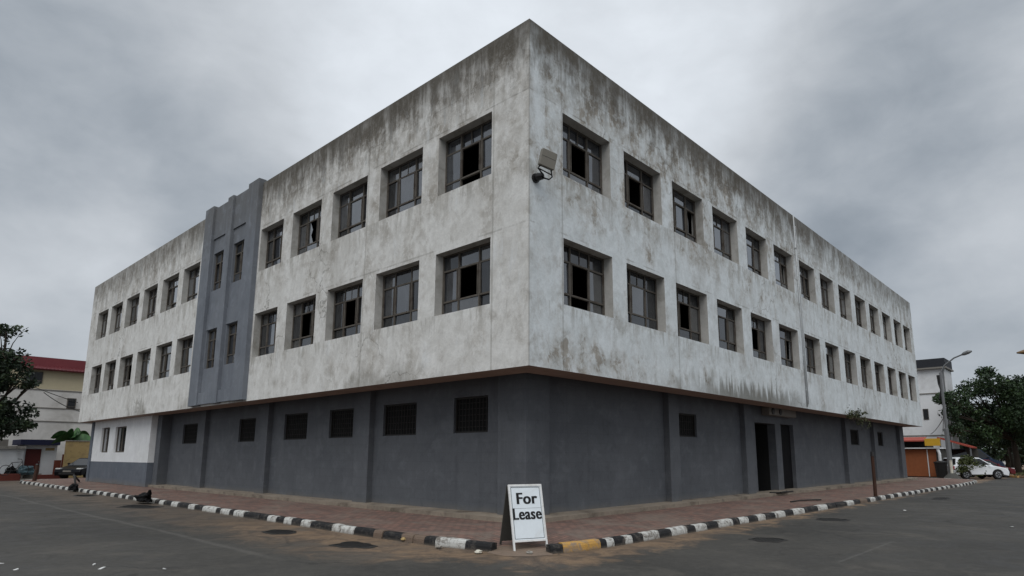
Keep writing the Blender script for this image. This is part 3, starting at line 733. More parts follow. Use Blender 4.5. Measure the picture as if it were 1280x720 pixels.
# open doorway and the closed dark door beside it
a, b, z0, z1 = DR[0]
mb = MB(); e = D0 + .3
mb.face([(a, e, z0), (a, e + 1.6, z0), (a, e + 1.6, z1), (a, e, z1)]); mb.face([(b, e, z0), (b, e + 1.6, z0), (b, e + 1.6, z1), (b, e, z1)])
mb.face([(a, e + 1.6, z0), (b, e + 1.6, z0), (b, e + 1.6, z1), (a, e + 1.6, z1)]); mb.face([(a, e, z1), (b, e, z1), (b, e + 1.6, z1), (a, e + 1.6, z1)])
mb.face([(a, e, z0), (b, e, z0), (b, e + 1.6, z0), (a, e + 1.6, z0)])
mb.build('doorway', M['dark'], bld, recalc=False)
a, b, z0, z1 = DR[1]
dd_ = MB().box(a + .03, b - .03, D0 + .14, D0 + .19, z0 + .01, z1 - .03)
for q in ((a + .15, b - .15, z0 + .2, z0 + 1.05), (a + .15, b - .15, z0 + 1.2, z1 - .2)): dd_.box(q[0], q[1], D0 + .125, D0 + .141, q[2], q[3])
do = dd_.build('door', M['door'], bld)
MB().tube([(a + .1, D0 + .1, 1.2), (a + .1, D0 + .13, 1.2)], .025).tube([(a + .1, D0 + .1, 1.2), (a + .22, D0 + .1, 1.2)], .012).build('handle', M['galv'], do)

# ---- the white painted room at the far left end
X0 = .5
wq = [(28.96, 30.3, 1.63, 2.88), (26.3, 27.98, 1.63, 2.86)]
mb = MB(); mb.facade(LMAP, 22.9, 31.7, 1.18, 3.3, X0, wq, .2)
mb.face([(X0, 22.9, 1.18), (1.2, 22.9, 1.18), (1.2, 22.9, 3.3), (X0, 22.9, 3.3)])
wr = mb.build('white_room_wall', M['white'], bld, recalc=False)
mb = MB(); mb.facade(LMAP, 22.9, 31.7, .15, 1.18, X0, [], .2)
mb.face([(X0, 22.9, .15), (1.2, 22.9, .15), (1.2, 22.9, 1.18), (X0, 22.9, 1.18)])
mb.build('grey_dado', M['basegrey'], bld, recalc=False)
MB().box(X0 - .06, 1.2, 31.7, 32.05, .12, 3.3).build('end_pillar', M['basegrey'], bld, bevel=.01)
mb = MB(); mb.face([(X0, 32.04, .1), (14, 32.04, .1), (14, 32.04, 3.4), (X0, 32.04, 3.4)]); mb.build('end_wall', M['basegrey'], bld, recalc=False)
for a, b, z0, z1 in wq:
    fb = MB(); e = X0 + .09
    for q in ((a + .002, a + .06, z0 + .002, z1 - .002), (b - .06, b - .002, z0 + .002, z1 - .002), (a + .06, b - .06, z0 + .002, z0 + .06), (a + .06, b - .06, z1 - .06, z1 - .002), ((a + b) / 2 - .03, (a + b) / 2 + .03, z0 + .06, z1 - .06)):
        fb.box(q[0], q[1], e, e + .05, q[2], q[3], LMAP)
    w_ = fb.build('window', M['frame'], bld)
    gb = MB(); gb.face([LMAP(a, e + .03, z1), LMAP((a + b) / 2, e + .03, z1), LMAP((a + b) / 2, e + .03, z0), LMAP(a, e + .03, z0)], 0)
    gb.face([LMAP((a + b) / 2, e + .03, z1), LMAP(b, e + .03, z1), LMAP(b, e + .03, z0), LMAP((a + b) / 2, e + .03, z0)], 1)
    gb.build('glass', [M['glassd'], M['glassm']], w_, recalc=False)
    MB().box(a, b, e + .3, e + .33, z0, z1, LMAP).build('blind_opening', M['dark'], w_)

# ------------------------------------------------------------------ fittings on the block
fl = empty('floodlight', (.17, 0, 7.15), 0, 'square taupe floodlight on a black arm at the corner of the upper wall', 'floodlight')
mb = MB(); mb.tube([(0, -.003, 0), (0, -.05, 0)], [.1, .1], 14).tube([(0, -.05, 0), (0, -.1, .01), (.02, -.2, .0)], [.075, .085, .07], 12)
mb.build('wall_mount', M['blackmetal'], fl, smooth=False)
hc = Vector((-.03, -.38, .285)); Rm = Matrix.Rotation(R(-20), 4, 'Z') @ Matrix.Rotation(R(6), 4, 'X') @ Matrix.Rotation(R(10), 4, 'Y')
def hp(x, y, z): return tuple(hc + (Rm @ Vector((x, y, z))))
mb = MB()
lo = Vector(hp(-.13, .03, -.18)); l1 = Vector(hp(.14, .03, -.18))
mb.tube([(.02, -.18, -.02), (.0, -.24, -.0), lo + Vector((-.03, .02, -.05)), lo], .017, 6)
mb.tube([(.02, -.18, -.02), (.1, -.3, -.08), l1 + Vector((.03, 0, -.13)), l1], .017, 6)
mb.tube([tuple(lo + Vector((-.03, .02, -.05))), tuple(l1 + Vector((.03, 0, -.09)))], .014, 6)
mb.build('bracket', M['blackmetal'], fl, smooth=True)
mb = MB(); r_ = .03; pr_ = []
for cx, cz, a0 in ((.15, .15, 0), (-.15, .15, 90), (-.15, -.15, 180), (.15, -.15, 270)):
    for k in range(5): a = R(a0 + k * 22.5); pr_.append((cx + r_ * math.cos(a), cz + r_ * math.sin(a)))
mb.prism(pr_, -.045, .045, lambda a, b, h: hp(a, h, b))
hd = mb.build('lamp_housing', M['lamp'], fl, bevel=.012)
mb = MB(); mb.box(-.16, .16, -.0475, -.0445, .02, .025, hp); mb.box(-.15, .15, .046, .05, -.15, .15, hp, 1)
mb.build('seam', [M['blackmetal'], M['lampglass']], hd)

ac = empty('air_conditioner', (14.6, 1.15, 3.1), 0, 'long beige box unit with two dark fan holes above the open doorway', 'air conditioner')
MB().box(-.75, 1.9, -.3, -.003, -.12, .16).build('casing', M['casing'], ac, bevel=.02)
for x_ in (-.42, .28):
    MB().tube([(x_, -.33, .02), (x_, -.29, .02)], .12 if x_ < 0 else .11, 16).build('vent', M['blackmetal'], ac)
mb = MB(); mb.tube([(15.24, -.03, ZT - .02), (15.24, -.03, 3.3)], .024, 10); mb.tube([(15.42, -.02, ZT - .4), (15.42, -.02, 3.4)], .012, 6)
dp = mb.build('drain_pipe', M['pipe'], None, smooth=True); tag(dp, 'thin pale drain pipe running down the right front between upper windows', 'pipe')
for z in (9.4, 7.2, 5.2, 3.9): MB().box(15.2, 15.28, -.06, -.002, z, z + .03).build('pipe_clip', M['pipe'], dp)

# leaf cloud helper
def leaves(name, blobs, count, size, m, parent=None, rnd=None, flat=.0, up=.35, shell=.55):
    """blobs: (centre, radii, weight); leaf clumps spread through the volume, denser towards the outside"""
    rnd = rnd or random.Random(1)
    v = []; f = []
    W = [b[2] for b in blobs]
    for _ in range(count):
        c, r, _w = rnd.choices(blobs, W)[0]
        d = Vector((rnd.gauss(0, 1), rnd.gauss(0, 1), rnd.gauss(0, 1))).normalized()
        rad = (shell + (1 - shell) * rnd.random()) if rnd.random() < .8 else rnd.random()
        p = Vector((c[0] + d.x * r[0] * rad, c[1] + d.y * r[1] * rad, c[2] + d.z * r[2] * rad))
        nz_ = mnoise.noise(p * 1.1)
        if nz_ < -.22: continue                                    # gaps between the sprays of leaves
        p += d * nz_ * .35
        nrm = Vector((rnd.gauss(0, 1), rnd.gauss(0, 1), rnd.gauss(up, 1))).normalized()
        t = nrm.orthogonal().normalized(); t.rotate(Matrix.Rotation(rnd.random() * 6.28, 3, nrm)); u = nrm.cross(t)
        s_ = size * rnd.uniform(.6, 1.35); w = s_ * rnd.uniform(.38, .6)
        b = len(v)
        v += [tuple(p - t * s_ * .5), tuple(p + u * w * .5 - t * s_ * .05), tuple(p + t * s_ * .5 - nrm * s_ * .12), tuple(p - u * w * .5 - t * s_ * .05)]
        f.append((b, b + 1, b + 2, b + 3))
    me = bpy.data.meshes.new(name); me.from_pydata(v, [], f); me.update(); me.materials.append(m)
    o = bpy.data.objects.new(name, me); col.objects.link(o)
    if parent: o.parent = parent
    return o
wp = empty('wall_plant', (20.75, -.02, 3.12), 0, 'small green plant sprouting from the lower edge of the right front', 'plant')
mb = MB(); rp = random.Random(4); sp = []
for k in range(26):
    x_ = rp.uniform(-.9, 1.1); z0_ = rp.uniform(-.08, .12); L_ = rp.uniform(.25, .6)
    dn = rp.uniform(-.9, .75)
    e = Vector((x_ + rp.uniform(-.35, .35), -L_ * .7, z0_ + dn * L_ * .9)); mb.tube([(x_, -.0, z0_), (x_ * .5 + e.x * .5, -L_ * .45, (z0_ + e.z) / 2 + .08), tuple(e)], [.012, .009, .004], 5)
    sp.append(((e.x, e.y, e.z), (.17, .15, .15), 1)); sp.append((((e.x + x_) / 2, e.y * .6, (z0_ + e.z) / 2 + .05), (.14, .12, .12), .8))
mb.build('stem', M['bark'], wp)
leaves('foliage', sp, 1300, .085, M['leafp'], wp, random.Random(8))

# ------------------------------------------------------------------ the sign on the corner
FL, FR = Vector((-1.5, -1.05, 0)), Vector((-.94, -1.28, 0))
ex = (FR - FL).normalized(); ey = Vector((-ex.y, ex.x, 0))             # ey points to the back, towards the building
W_ = (FR - FL).length
sg = empty('sandwich_board', FL + Vector((0, 0, .012)), math.atan2(ex.y, ex.x), 'white framed folding pavement sign lettered For Lease standing at the street corner', 'sign')
H_ = 1.02; LEAN = .26
def sp_(x, t, off=0):                       # point on the front leaf: x across, t up the leaf, off towards the viewer
    y = LEAN * t / H_; n = Vector((0, -H_, LEAN)).normalized()
    p = Vector((x, y, t * (H_ / math.hypot(H_, LEAN)) * math.hypot(H_, LEAN) / H_)) + n * off
    return tuple(p)
def lf(x, o, t): return sp_(x, t, o)
TX = .025                                     # the leaf tapers a little to the top
def frame_bars(fn, m, parent):
    mb = MB()
    mb.box(0, .028, -.012, .016, .0, H_, fn); mb.box(W_ - .028, W_, -.012, .016, .0, H_, fn)
    mb.box(.028, W_ - .028, -.012, .016, H_ - .03, H_, fn); mb.box(.028, W_ - .028, -.012, .016, .135, .165, fn)
    return mb.build('frame', m, parent)
frame_bars(lf, M['signframe'], sg)
pn = MB().box(.028, W_ - .028, -.006, .006, .165, H_ - .03, lf).build('front_panel', M['signwhite'], sg)
mb = MB()
for q in ((.042, .048, .18, H_ - .045), (W_ - .048, W_ - .042, .18, H_ - .045), (.048, W_ - .048, .18, .186), (.048, W_ - .048, H_ - .051, H_ - .045)): mb.box(q[0], q[1], .006, .009, q[2], q[3], lf)
mb.box(.06, W_ - .05, .006, .0075, .643, .646, lf)
mb.build('border_line', M['blackmetal'], pn)
def rear(x, o, t): return (x, 2 * LEAN + .04 - LEAN * t / H_ + o, t + .1 * (1 - t / H_))
mb = MB(); mb.box(.0, W_, -.012, .008, .0, H_ - .02, rear); mb.build('rear_panel', M['signback'], sg)
mb = MB(); mb.box(.0, .03, -.013, .012, -.06, .0, rear); mb.box(W_ - .03, W_, -.013, .012, -.06, .0, rear); mb.build('rear_leg', M['signback'], sg)
def lettering(txt, size, x, t, sx=1.0):
    cu = bpy.data.curves.new('lettering', 'FONT'); cu.body = txt; cu.size = size; cu.extrude = .0015; cu.offset = .002; cu.align_x = 'CENTER'; cu.space_character = 1.08
    to = bpy.data.objects.new('tmp', cu); col.objects.link(to)
    bpy.context.view_layer.update()
    me = bpy.data.meshes.new_from_object(to.evaluated_get(bpy.context.evaluated_depsgraph_get()))
    bpy.data.objects.remove(to)
    bm = bmesh.new(); bm.from_mesh(me); src = bm.faces[:]
    for k, dxx in enumerate((-.0085, .0085)):
        dup = bmesh.ops.duplicate(bm, geom=src)
        for v in [q for q in dup['geom'] if isinstance(q, bmesh.types.BMVert)]: v.co.x += dxx; v.co.z += .0004 * (k + 1)
    bm.to_mesh(me); bm.free()
    for v in me.vertices: v.co = sp_(x + v.co.x * sx, t + v.co.y, .0085 + v.co.z)
    me.materials.clear(); me.materials.append(M['ink'])
    o = bpy.data.objects.new('lettering', me); col.objects.link(o); o.parent = pn; return o
lettering('For', .25, W_ / 2 + .005, .715)
lettering('Lease', .25, W_ / 2 - .01, .475, .86)

# ------------------------------------------------------------------ small things on the kerbs and the road
def drain(x, y, a, b, rz, label):
    e = empty('drain_grate', (x, y, .004), rz, label, 'drain', 'road drains by the kerbs')
    rn = random.Random(int(abs(x * 100))); n = 26
    rad = [1 + .22 * mnoise.noise(Vector((math.cos(6.283 * k / n) * 1.6 + x, math.sin(6.283 * k / n) * 1.6, y))) * 2 for k in range(n)]
    def ring(k_, z): return [(a * k_ * rad[k] * math.cos(6.283 * k / n), b * k_ * rad[k] * math.sin(6.283 * k / n), z) for k in range(n)]
    mb = MB(); mb.face(ring(1, 0)); mb.build('pit', M['dark'], e, recalc=False)
    mb = MB(); o_, i_ = ring(1.07, .001), ring(.86, .006)
    for k in range(n): k2 = (k + 1) % n; mb.face([o_[k], o_[k2], i_[k2], i_[k]])
    for k in range(-3, 4): yy = k * b * .22; w_ = a * .8 * math.sqrt(max(0, 1 - (k * .24) ** 2)); mb.box(-w_, w_, yy - .012, yy + .012, .001, .005)
    mb.build('grating', M['iron'], e)
    return e
for q in ((-2.7, 4.2, .3, .42, .05, 'dark iron drain beside the left kerb, third along from the sign corner'.replace('third', 'second')),
          (-2.72, 1.55, .3, .42, -.05, 'dark iron drain in the sandy patch nearest the lettered sign'),
          (-2.55, 13.3, .45, .8, .03, 'dark iron drain beside the black rubbish heap on the left kerb'),
          (-2.2, 20.6, .3, .7, 0, 'dark iron drain at the left kerb, farthest from the sign'),
          (2.75, -3.35, .34, .28, .1, 'dark iron drain out in the right hand road nearest the sign'),
          (7.5, -3.0, .42, .3, 0, 'dark iron drain in the right hand road between sign and rusty post'),
          (18.3, -3.4, .7, .3, 0, 'dark iron drain in the right hand road beyond the rusty post')):
    drain(*q)
def post(name, x, y, h, r0, lean, m, label, capm=None, cap=.12):
    e = empty(name, (x, y, 0), 0, label, 'post')
    tp = Vector((lean[0], lean[1], h))
    MB().tube([(0, 0, 0), tuple(tp * .5 + Vector((.01, 0, 0))), tuple(tp)], [r0, r0 * .95, r0 * .9], 10).build('shaft', m, e, smooth=False)
    if capm: MB().tube([tuple(tp), tuple(tp * (1 + cap / h))], [r0 * 1.05, r0 * .75], 10).build('post_cap', capm, e)
    return e
post('rusty_post', 15.6, -1.95, 1.5, .06, (.05, 0, 0), M['rust'], 'leaning rusted steel post with black tip on the right hand kerb', M['blackmetal'], .16)
post('rusty_post', -1.3, 34.5, .98, .1, (.06, 0, 0), M['rust'], 'short rusted steel post on the far end of the left hand kerb', M['blackmetal'], .06)
wpst = post('concrete_bollard', 40.6, -.25, 1.25, .09, (0, 0, 0), M['whitepost'], 'cream bollard on a dark cone foot beside the street lamp')
MB().tube([(0, 0, -.01), (0, 0, .22), (0, 0, .42)], [.62, .4, .18], 14).build('footing', M['signback'], wpst)

def lump(name, loc, size, m, label, cat, seed):
    rn = random.Random(seed); bm = bmesh.new(); bmesh.ops.create_icosphere(bm, subdivisions=4, radius=1)
    for v in bm.verts:
        n = mnoise.noise(v.co * 1.6 + Vector((seed, 0, 0))) * .45 + mnoise.noise(v.co * 4.2 + Vector((0, seed, 0))) * .2
        v.co = Vector((v.co.x * size[0], v.co.y * size[1], v.co.z * size[2])) * (1 + n)
        v.co.z = max(v.co.z, -size[2] * .55)
        if v.co.z > size[2] * .3: v.co.y += (v.co.z - size[2] * .3) * -.5
    me = bpy.data.meshes.new(name); bm.to_mesh(me); bm.free(); me.materials.append(m)
    me.polygons.foreach_set('use_smooth', [True] * len(me.polygons))
    o = bpy.data.objects.new(name, me); col.objects.link(o); o.location = loc
    return tag(o, label, cat)
h1 = lump('rubbish_bag', (-2.04, 14.6, .15), (.18, .5, .16), M['bag'], 'torn black plastic rubbish heaped on the left kerb near the middle', 'rubbish', 3)
mb = MB(); mb.tube([(.0, -.3, .05), (.03, -.42, .18), (.02, -.46, .28)], [.1, .07, .035], 8); mb.build('knot', M['bag'], h1)
h2 = lump('rubbish_bag', (-1.85, 23.9, .15), (.16, .36, .17), M['bag'], 'small black rubbish sack on the far stretch of left kerb', 'rubbish', 6)
mb = MB(); mb.tube([(-1.78, 24.0, .3), (-1.66, 24.8, .58), (-1.3, 26.6, .6), (-.8, 28.6, .5), (-.2, 30.4, .2)], .045, 6)
tag(mb.build('scrap_pipe', M['iron'], None, smooth=True), 'bent dark scrap pipe leaning from the far rubbish sack towards the wall', 'pipe')
mb = MB(); mb.tube([(13.2, .75, .25), (13.7, .55, .24), (14.4, .62, .25), (14.7, .75, .24)], .035, 6); mb.tube([(13.5, .5, .26), (14.5, .45, .26)], .03, 6)
tag(mb.build('scrap_stick', M['iron'], None), 'dark bent scrap sticks lying on the apron before the open doorway', 'scrap')
mb = MB(); mb.tube([(10.6, -.9, .16), (11.1, -1.0, .18), (11.8, -1.15, .17), (12.2, -1.25, .16)], .022, 6)
tag(mb.build('scrap_stick', M['iron'], None), 'thin dark curved stick lying on the red brick paving', 'scrap')
rs = random.Random(21)
def scrap(x, y, s_, label, z=.004):
    n = 7; mb = MB(); pts = [(x + math.cos(6.28 * k / n) * s_ * rs.uniform(.3, 1.0), y + math.sin(6.28 * k / n) * s_ * rs.uniform(.25, .8)) for k in range(n)]
    mb.prism(pts, z, z + .012, lambda a, b, h: (a, b, h + .01 * math.sin(a * 40)))
    return tag(mb.build('paper_scrap', M['paper'], None), label, 'litter', 'paper scraps on the road')
for x, y, s_, lb in ((-7.08, 2.73, .045, 'white paper scrap on the left road, lowest and farthest left'), (-7.12, 3.5, .03, 'tiny white paper scrap on the left road at the picture edge'),
                 (-6.28, 2.42, .035, 'torn white paper scrap on the left road near a second one'), (-6.3, 2.0, .05, 'long white paper scrap on the left road beside a torn one'),
                 (-5.75, 1.3, .03, 'small white paper scrap on the left road, nearest the sign'), (11.5, -3.7, .06, 'white paper scrap on the right road past the drains'), (8.4, -6.4, .06, 'lone white paper scrap far out on the right road')):
    scrap(x, y, s_, lb)
for x, y, s_, z, m_, lb in ((-1.83, -.72, .05, .01, 'whitepost', 'pale rubble bit at the left kerb end'), (-1.9, .15, .045, .01, 'concrete', 'pale broken chip lying against the black kerb end'), (-1.35, -1.35, .04, .012, 'concrete', 'grey stone chip on the ramp below the sign'), (-1.78, 1.25, .05, .03, 'tan', 'yellowish chip at the foot of the left kerb')):
    o = lump('stone_chip', (x - .12, y, z + .02), (s_, s_ * 1.3, s_ * .6), M[m_], lb, 'rubble', int(s_ * 1000))

# ------------------------------------------------------------------ left end: houses across the side street
YB = 48.5
hb = empty('apartment_house', (4, YB, 0), 0, 'cream and pale yellow house with dark red sheet roof beyond the left end', 'house')
def hbx(x0, x1, y0, y1, z0, z1, name, m, parent=None, bevel=0):
    return MB().box(x0 - 4, x1 - 4, y0, y1, z0, z1).build(name, m, parent or hb, bevel=bevel)
hbx(-3, 15, .0, 9, -.1, 6.2, 'wall', M['cream']); hbx(-3, 15, .0, 9, 6.2, 7.6, 'upper_storey_wall', M['yellowwall'])
for z in (3.87, 4.83, 6.12): hbx(-3, 15, -.05, 0, z, z + .06, 'floor_band', M['casing'])
rf = MB(); q = [(-.5, 7.55), (-.55, 7.62), (2.0, 8.05), (2.0, 8.75), (2.4, 8.75), (2.4, 8.1), (9, 8.0), (9, 7.6)]
rf.prism(q, -4.65, 11.5, lambda a, b, h: (h, a, b)); ro = rf.build('roof', M['redroof'], hb)
rb = MB()
for i in range(70): x_ = -4.6 + i * .23; rb.bar((x_, -.5, 7.66), (x_, 1.98, 8.085), .05, .03)
rb.build('roof_ribs', M['redroof'], ro)
for x0, x1, z0, z1 in ((-.1, .92, 6.6, 7.42), (2.55, 3.1, 4.85, 5.65), (5.5, 6.4, 6.6, 7.4), (5.6, 6.3, 4.8, 5.6)):
    w_ = hbx(x0, x1, -.06, .02, z0, z1, 'window', M['frame']); hbx(x0 + .06, x1 - .06, -.075, -.055, z0 + .06, z1 - .06, 'glass', M['blackglass'], w_); hbx(x0, x1, -.08, -.058, z0 + .18 * (z1 - z0), z0 + .18 * (z1 - z0) + .05, 'glazing_bar', M['frame'], w_)
sh = empty('corner_shop', (.5, 45.6, 0), 0, 'low white shop with a navy fascia and maroon door under the left tree', 'shop')
def sx(x0, x1, y0, y1, z0, z1, name, m, parent=None): return MB().box(x0 - .5, x1 - .5, y0, y1, z0, z1).build(name, m, parent or sh)
sx(-.05, 1.75, 0, 2.5, -.05, 2.16, 'wall', M['offwhite']); sx(-.35, 1.8, -.45, 2.5, 2.16, 2.52, 'fascia', M['navy'])
dr_ = sx(.04, .88, -.05, .02, .3, 1.9, 'door', M['maroon']); sx(.78, .83, -.08, -.05, 1.0, 1.1, 'handle', M['galv'], dr_)
sx(-.05, .95, -.6, 0, -.05, .28, 'doorstep', M['concrete']); sx(1.1, 1.6, -.005, .01, 1.8, 1.98, 'stain', M['tan'])
gr_ = empty('garage', (-4, 45.3, 0), 0, 'low white garage wall with a flat grey roof at the left picture edge', 'garage')
MB().box(-5, 3.9, 0, 3, -.05, 1.9).build('wall', M['offwhite'], gr_); MB().box(-5, 3.95, -.2, 3, 1.9, 2.08).build('flat_roof', M['concrete'], gr_); MB().box(1.2, 3.6, -.04, .01, .05, 1.7).build('shutter', M['offwhite'], gr_)
MB().box(-5, 3.0, -.1, 2.8, 2.08, 2.5).build('parapet', M['casing'], gr_)
gt = empty('metal_gate', (2.05, 45.4, 0), 0, 'rusty red sheet metal gate between the shop and the tan wall', 'gate')
for k, (a, b, h_) in enumerate(((-.42, -.02, 1.15), (.0, .42, 1.55))): MB().box(a, b, -.03, .03, .02, h_).build('gate_leaf', M['rustpanel'], gt)
tw_ = empty('yard_wall', (3.4, 43.8, 0), 0, 'tan rendered yard wall behind the parked black car', 'wall')
MB().box(-1.55, 4, 0, .2, -.05, 2.42).build('render', M['tan'], tw_); MB().box(-1.6, 4, -.04, .24, 2.42, 2.48).build('coping', M['concrete'], tw_)
for nm, x0, x1, y, h_, lb in (('low_wall', -6, -.95, 40.2, .4, 'low red brown wall at the left picture edge'), ('low_wall', -.1, 1.6, 40.9, .3, 'low red brown wall in front of the shop and gate')):
    o = MB().box(x0, x1, y, y + .22, -.02, h_).build(nm, M['brickred'], None, bevel=.02); tag(o, lb, 'wall')
bi = empty('bicycle', (-1.35, 39.7, 0), R(20), 'broken dark bicycle leaning over the low wall at the left edge', 'bicycle')
mb = MB()
for k in range(2):
    c = (k * .95 - .5); ring = [(c + .3 * math.cos(t / 12 * 6.2832), 0, .62 + .3 * math.sin(t / 12 * 6.2832)) for t in range(13)]; MB().tube(ring, .02, 5, cap=False).build('wheel', M['blackmetal'], bi)
mb.tube([(-.5, 0, .62), (-.2, 0, 1.05), (.35, 0, 1.1), (.45, 0, .62), (.0, 0, .6), (-.2, 0, 1.05)], .02, 5); mb.tube([(.35, 0, 1.1), (.3, 0, 1.25), (.2, .2, 1.27)], .018, 5); mb.tube([(.0, 0, .6), (.35, 0, 1.1)], .018, 5); mb.tube([(-.5, 0, .62), (0, 0, .6)], .018, 5)
mb.build('frame', M['blackmetal'], bi)
l1_ = lump('junk_heap', (.0, 44.6, .42), (.55, .4, .35), M['teal'], 'heap of blue grey sheeting dumped at the shop door', 'junk', 12)
l2_ = lump('junk_heap', (-.75, 44.6, .35), (.3, .35, .4), M['bag'], 'dark junk heap left of the shop doorstep', 'junk', 15)

# banana plant
bp = empty('banana_plant', (2.3, 44.6, 0), 0, 'broad leaved green banana plant behind the tan yard wall', 'plant')
MB().tube([(0, 0, 0), (.05, 0, 1.2), (.0, 0, 2.75)], [.16, .13, .08], 10).build('stem', M['bark'], bp)
rb_ = random.Random(9)
for k, (ax_, el, L_) in enumerate(((170, 38, 1.5), (195, 18, 1.3), (120, 66, 1.3), (60, 62, 1.4), (20, 40, 1.6), (345, 20, 1.6), (270, 45, 1.2), (225, 60, 1.3), (150, 75, 1.1), (0, 70, 1.4))):
    mb = MB(); a_ = R(ax_); dirn = Vector((math.cos(a_), math.sin(a_), 0)); side = (Vector((-dirn.y, dirn.x, 0)) * .55 + Vector((0, 0, .75)) * (1 if math.sin(a_) < .3 else -1)).normalized(); n = 9; prev = None
    for i in range(n + 1):
        t = i / n; p = Vector((0, 0, 2.6)) + dirn * (L_ * t * math.cos(R(el))) + Vector((0, 0, L_ * t * math.sin(R(el)) - 1.0 * t * t * L_ * .6))
        w = .34 * math.sin(math.pi * min(1, .08 + t * .92)) ** .6
        q = (p + side * w + Vector((0, 0, .1 * w)), p, p - side * w + Vector((0, 0, .1 * w)))
        if prev: mb.face([prev[0], prev[1], q[1], q[0]]); mb.face([prev[1], prev[2], q[2], q[1]])
        prev = q
    mb.build('leaf', M['banana'], bp, recalc=False)

# trees
def tree(name, base, h, r, blobs, n, size, m, label, seed, limbs=True, group=None):
    e = empty(name, base, 0, label, 'tree', group); B = Vector(base); rn = random.Random(seed)
    rel = [(tuple(Vector(c) - B), rr_, rr_[0] * rr_[2] * (.8 + .4 * rn.random())) for c, rr_ in blobs]
    mb = MB(); top = Vector((.1, .1, h)); mb.tube([(0, 0, -.1), (.05, .0, h * .4), tuple(top)], [r * 1.3, r, r * .75], 9)
    if limbs:
        for c, rr_, w in rel:
            c = Vector(c); mid = top * .4 + c * .6 + Vector((rn.uniform(-.3, .3), rn.uniform(-.3, .3), -.25 * rr_[2]))
            st = Vector((.05, 0, h * rn.uniform(.7, .98)))
            mb.tube([tuple(st), tuple(mid), tuple(c), tuple(c + Vector((rn.uniform(-1, 1), rn.uniform(-1, 1), .5)) * rr_[0] * .7)], [r * .5, r * .28, r * .14, .015], 6)
            for _ in range(3):
                d_ = Vector((rn.gauss(0, 1), rn.gauss(0, 1), rn.gauss(.2, .6))).normalized(); mb.tube([tuple(mid), tuple(c * .6 + mid * .4 + d_ * rr_[0] * .4), tuple(c + Vector((d_.x * rr_[0], d_.y * rr_[1], d_.z * rr_[2])) * .85)], [r * .2, r * .1, .01], 5)
    mb.build('trunk', M['bark'], e, smooth=True)
    leaves('crown', rel, n, size, m, e, rn, shell=.45)
    return e
def toward(P, k): v = CAM + (Vector(P) - CAM) * k; return tuple(v)
TL = [((-1.94, 45.21, 9.67), (1.06, 1.01, .37)), ((-2.19, 47.06, 9.44), (.87, .83, .65)), ((-1.85, 44.17, 7.54), (1.25, 1.18, .73)), ((-2.23, 46.93, 7.77), (1.29, 1.23, 1.08)), ((-1.17, 44.25, 6.67), (1.05, 1.0, .73)), ((-1.58, 45.75, 6.11), (1.38, 1.31, .74)), ((-.19, 45.71, 6.23), (.54, .52, .33)), ((-2.21, 45.24, 4.98), (1.35, 1.28, 1.14)), ((-.74, 46.23, 4.22), (1.29, 1.23, .92)), ((-1.41, 45.43, 3.21), (1.36, 1.29, .63)), ((-.26, 45.0, 3.5), (.69, .66, .48)), ((-2.39, 47.98, 6.76), (1.31, 1.24, 1.63))]
TL = [(toward(c, .9), tuple(v * .9 for v in r_)) for c, r_ in TL] + [((-4.0, 41, 8.2), (1.6, 1.5, 1.4)), ((-4.4, 41.5, 5.6), (1.7, 1.5, 1.6)), ((-3.2, 41, 3.6), (1.3, 1.2, .8))]
tree('broadleaf_tree', (-3.2, 41.2, 0), 3.6, .26, TL, 17000, .25, M['leafl'], 'dark broadleaf tree overhanging the white shop at the left picture edge', 31)
TR = [((53.3, .63, 6.29), (1.32, 1.25, .72)), ((55.83, -.09, 7.1), (1.35, 1.29, .81)), ((53.06, -1.65, 7.35), (1.28, 1.21, .7)), ((55.43, -1.05, 8.41), (.8, .76, .47)), ((54.68, -2.19, 6.67), (1.56, 1.48, .91)), ((59.04, -2.91, 7.29), (1.5, 1.43, 1.03)), ((54.18, .1, 4.67), (1.45, 1.38, .92)), ((57.31, -1.22, 5.23), (1.9, 1.8, 1.22)), ((54.79, -2.85, 4.71), (1.66, 1.58, 1.41)), ((54.54, 1.03, 4.19), (.94, .89, .6)), ((54.03, -.6, 3.35), (1.43, 1.35, .78)), ((54.44, 1.66, 6.22), (.54, .51, .47)), ((50.6, 1.3, 6.1), (.9, .9, .5)), ((51.0, 1.0, 4.9), (.8, .8, .5)), ((51.2, .9, 3.6), (.9, .9, .6)), ((52.5, .6, 5.4), (1.1, 1.0, .5))]
TR2 = [((59.0, -1.75, 3.05), (1.64, 1.56, .89)), ((57.31, -3.72, 6.11), (1.71, 1.63, 1.71)), ((55.86, -3.69, 3.46), (1.53, 1.46, 1.15)), ((60.5, -4.4, 5.0), (2.2, 2.1, 1.7)), ((60.2, -5.4, 7.2), (1.9, 1.8, 1.3)), ((58.5, -5.2, 4.0), (1.8, 1.6, 1.3)), ((61.5, -2.6, 4.6), (1.9, 1.8, 1.4))]
tree('broadleaf_tree', (57.3, -2.2, 0), 3.6, .22, TR, 20000, .25, M['leafd'], 'spreading dark green tree beside the street lamp, shading the parked cars', 41)
tree('broadleaf_tree', (58.9, -3.6, 0), 2.9, .3, TR2, 15000, .26, M['leafd'], 'dense dark tree on the grass verge at the right picture edge', 43)
FB = [((70, 4, 4.5), (3.2, 3, 2.6)), ((73, 1.5, 4.2), (3, 3, 2.4)), ((75, -2, 4.5), (3.2, 3, 2.8)), ((77, -6, 5), (3.4, 3, 3)), ((70, 7, 3.6), (2.6, 2.6, 2)), ((72, 3, 1.8), (3, 3, 1.5)), ((75, -1, 1.8), (3, 3, 1.5)), ((77, -5, 1.8), (3.2, 3, 1.6))]
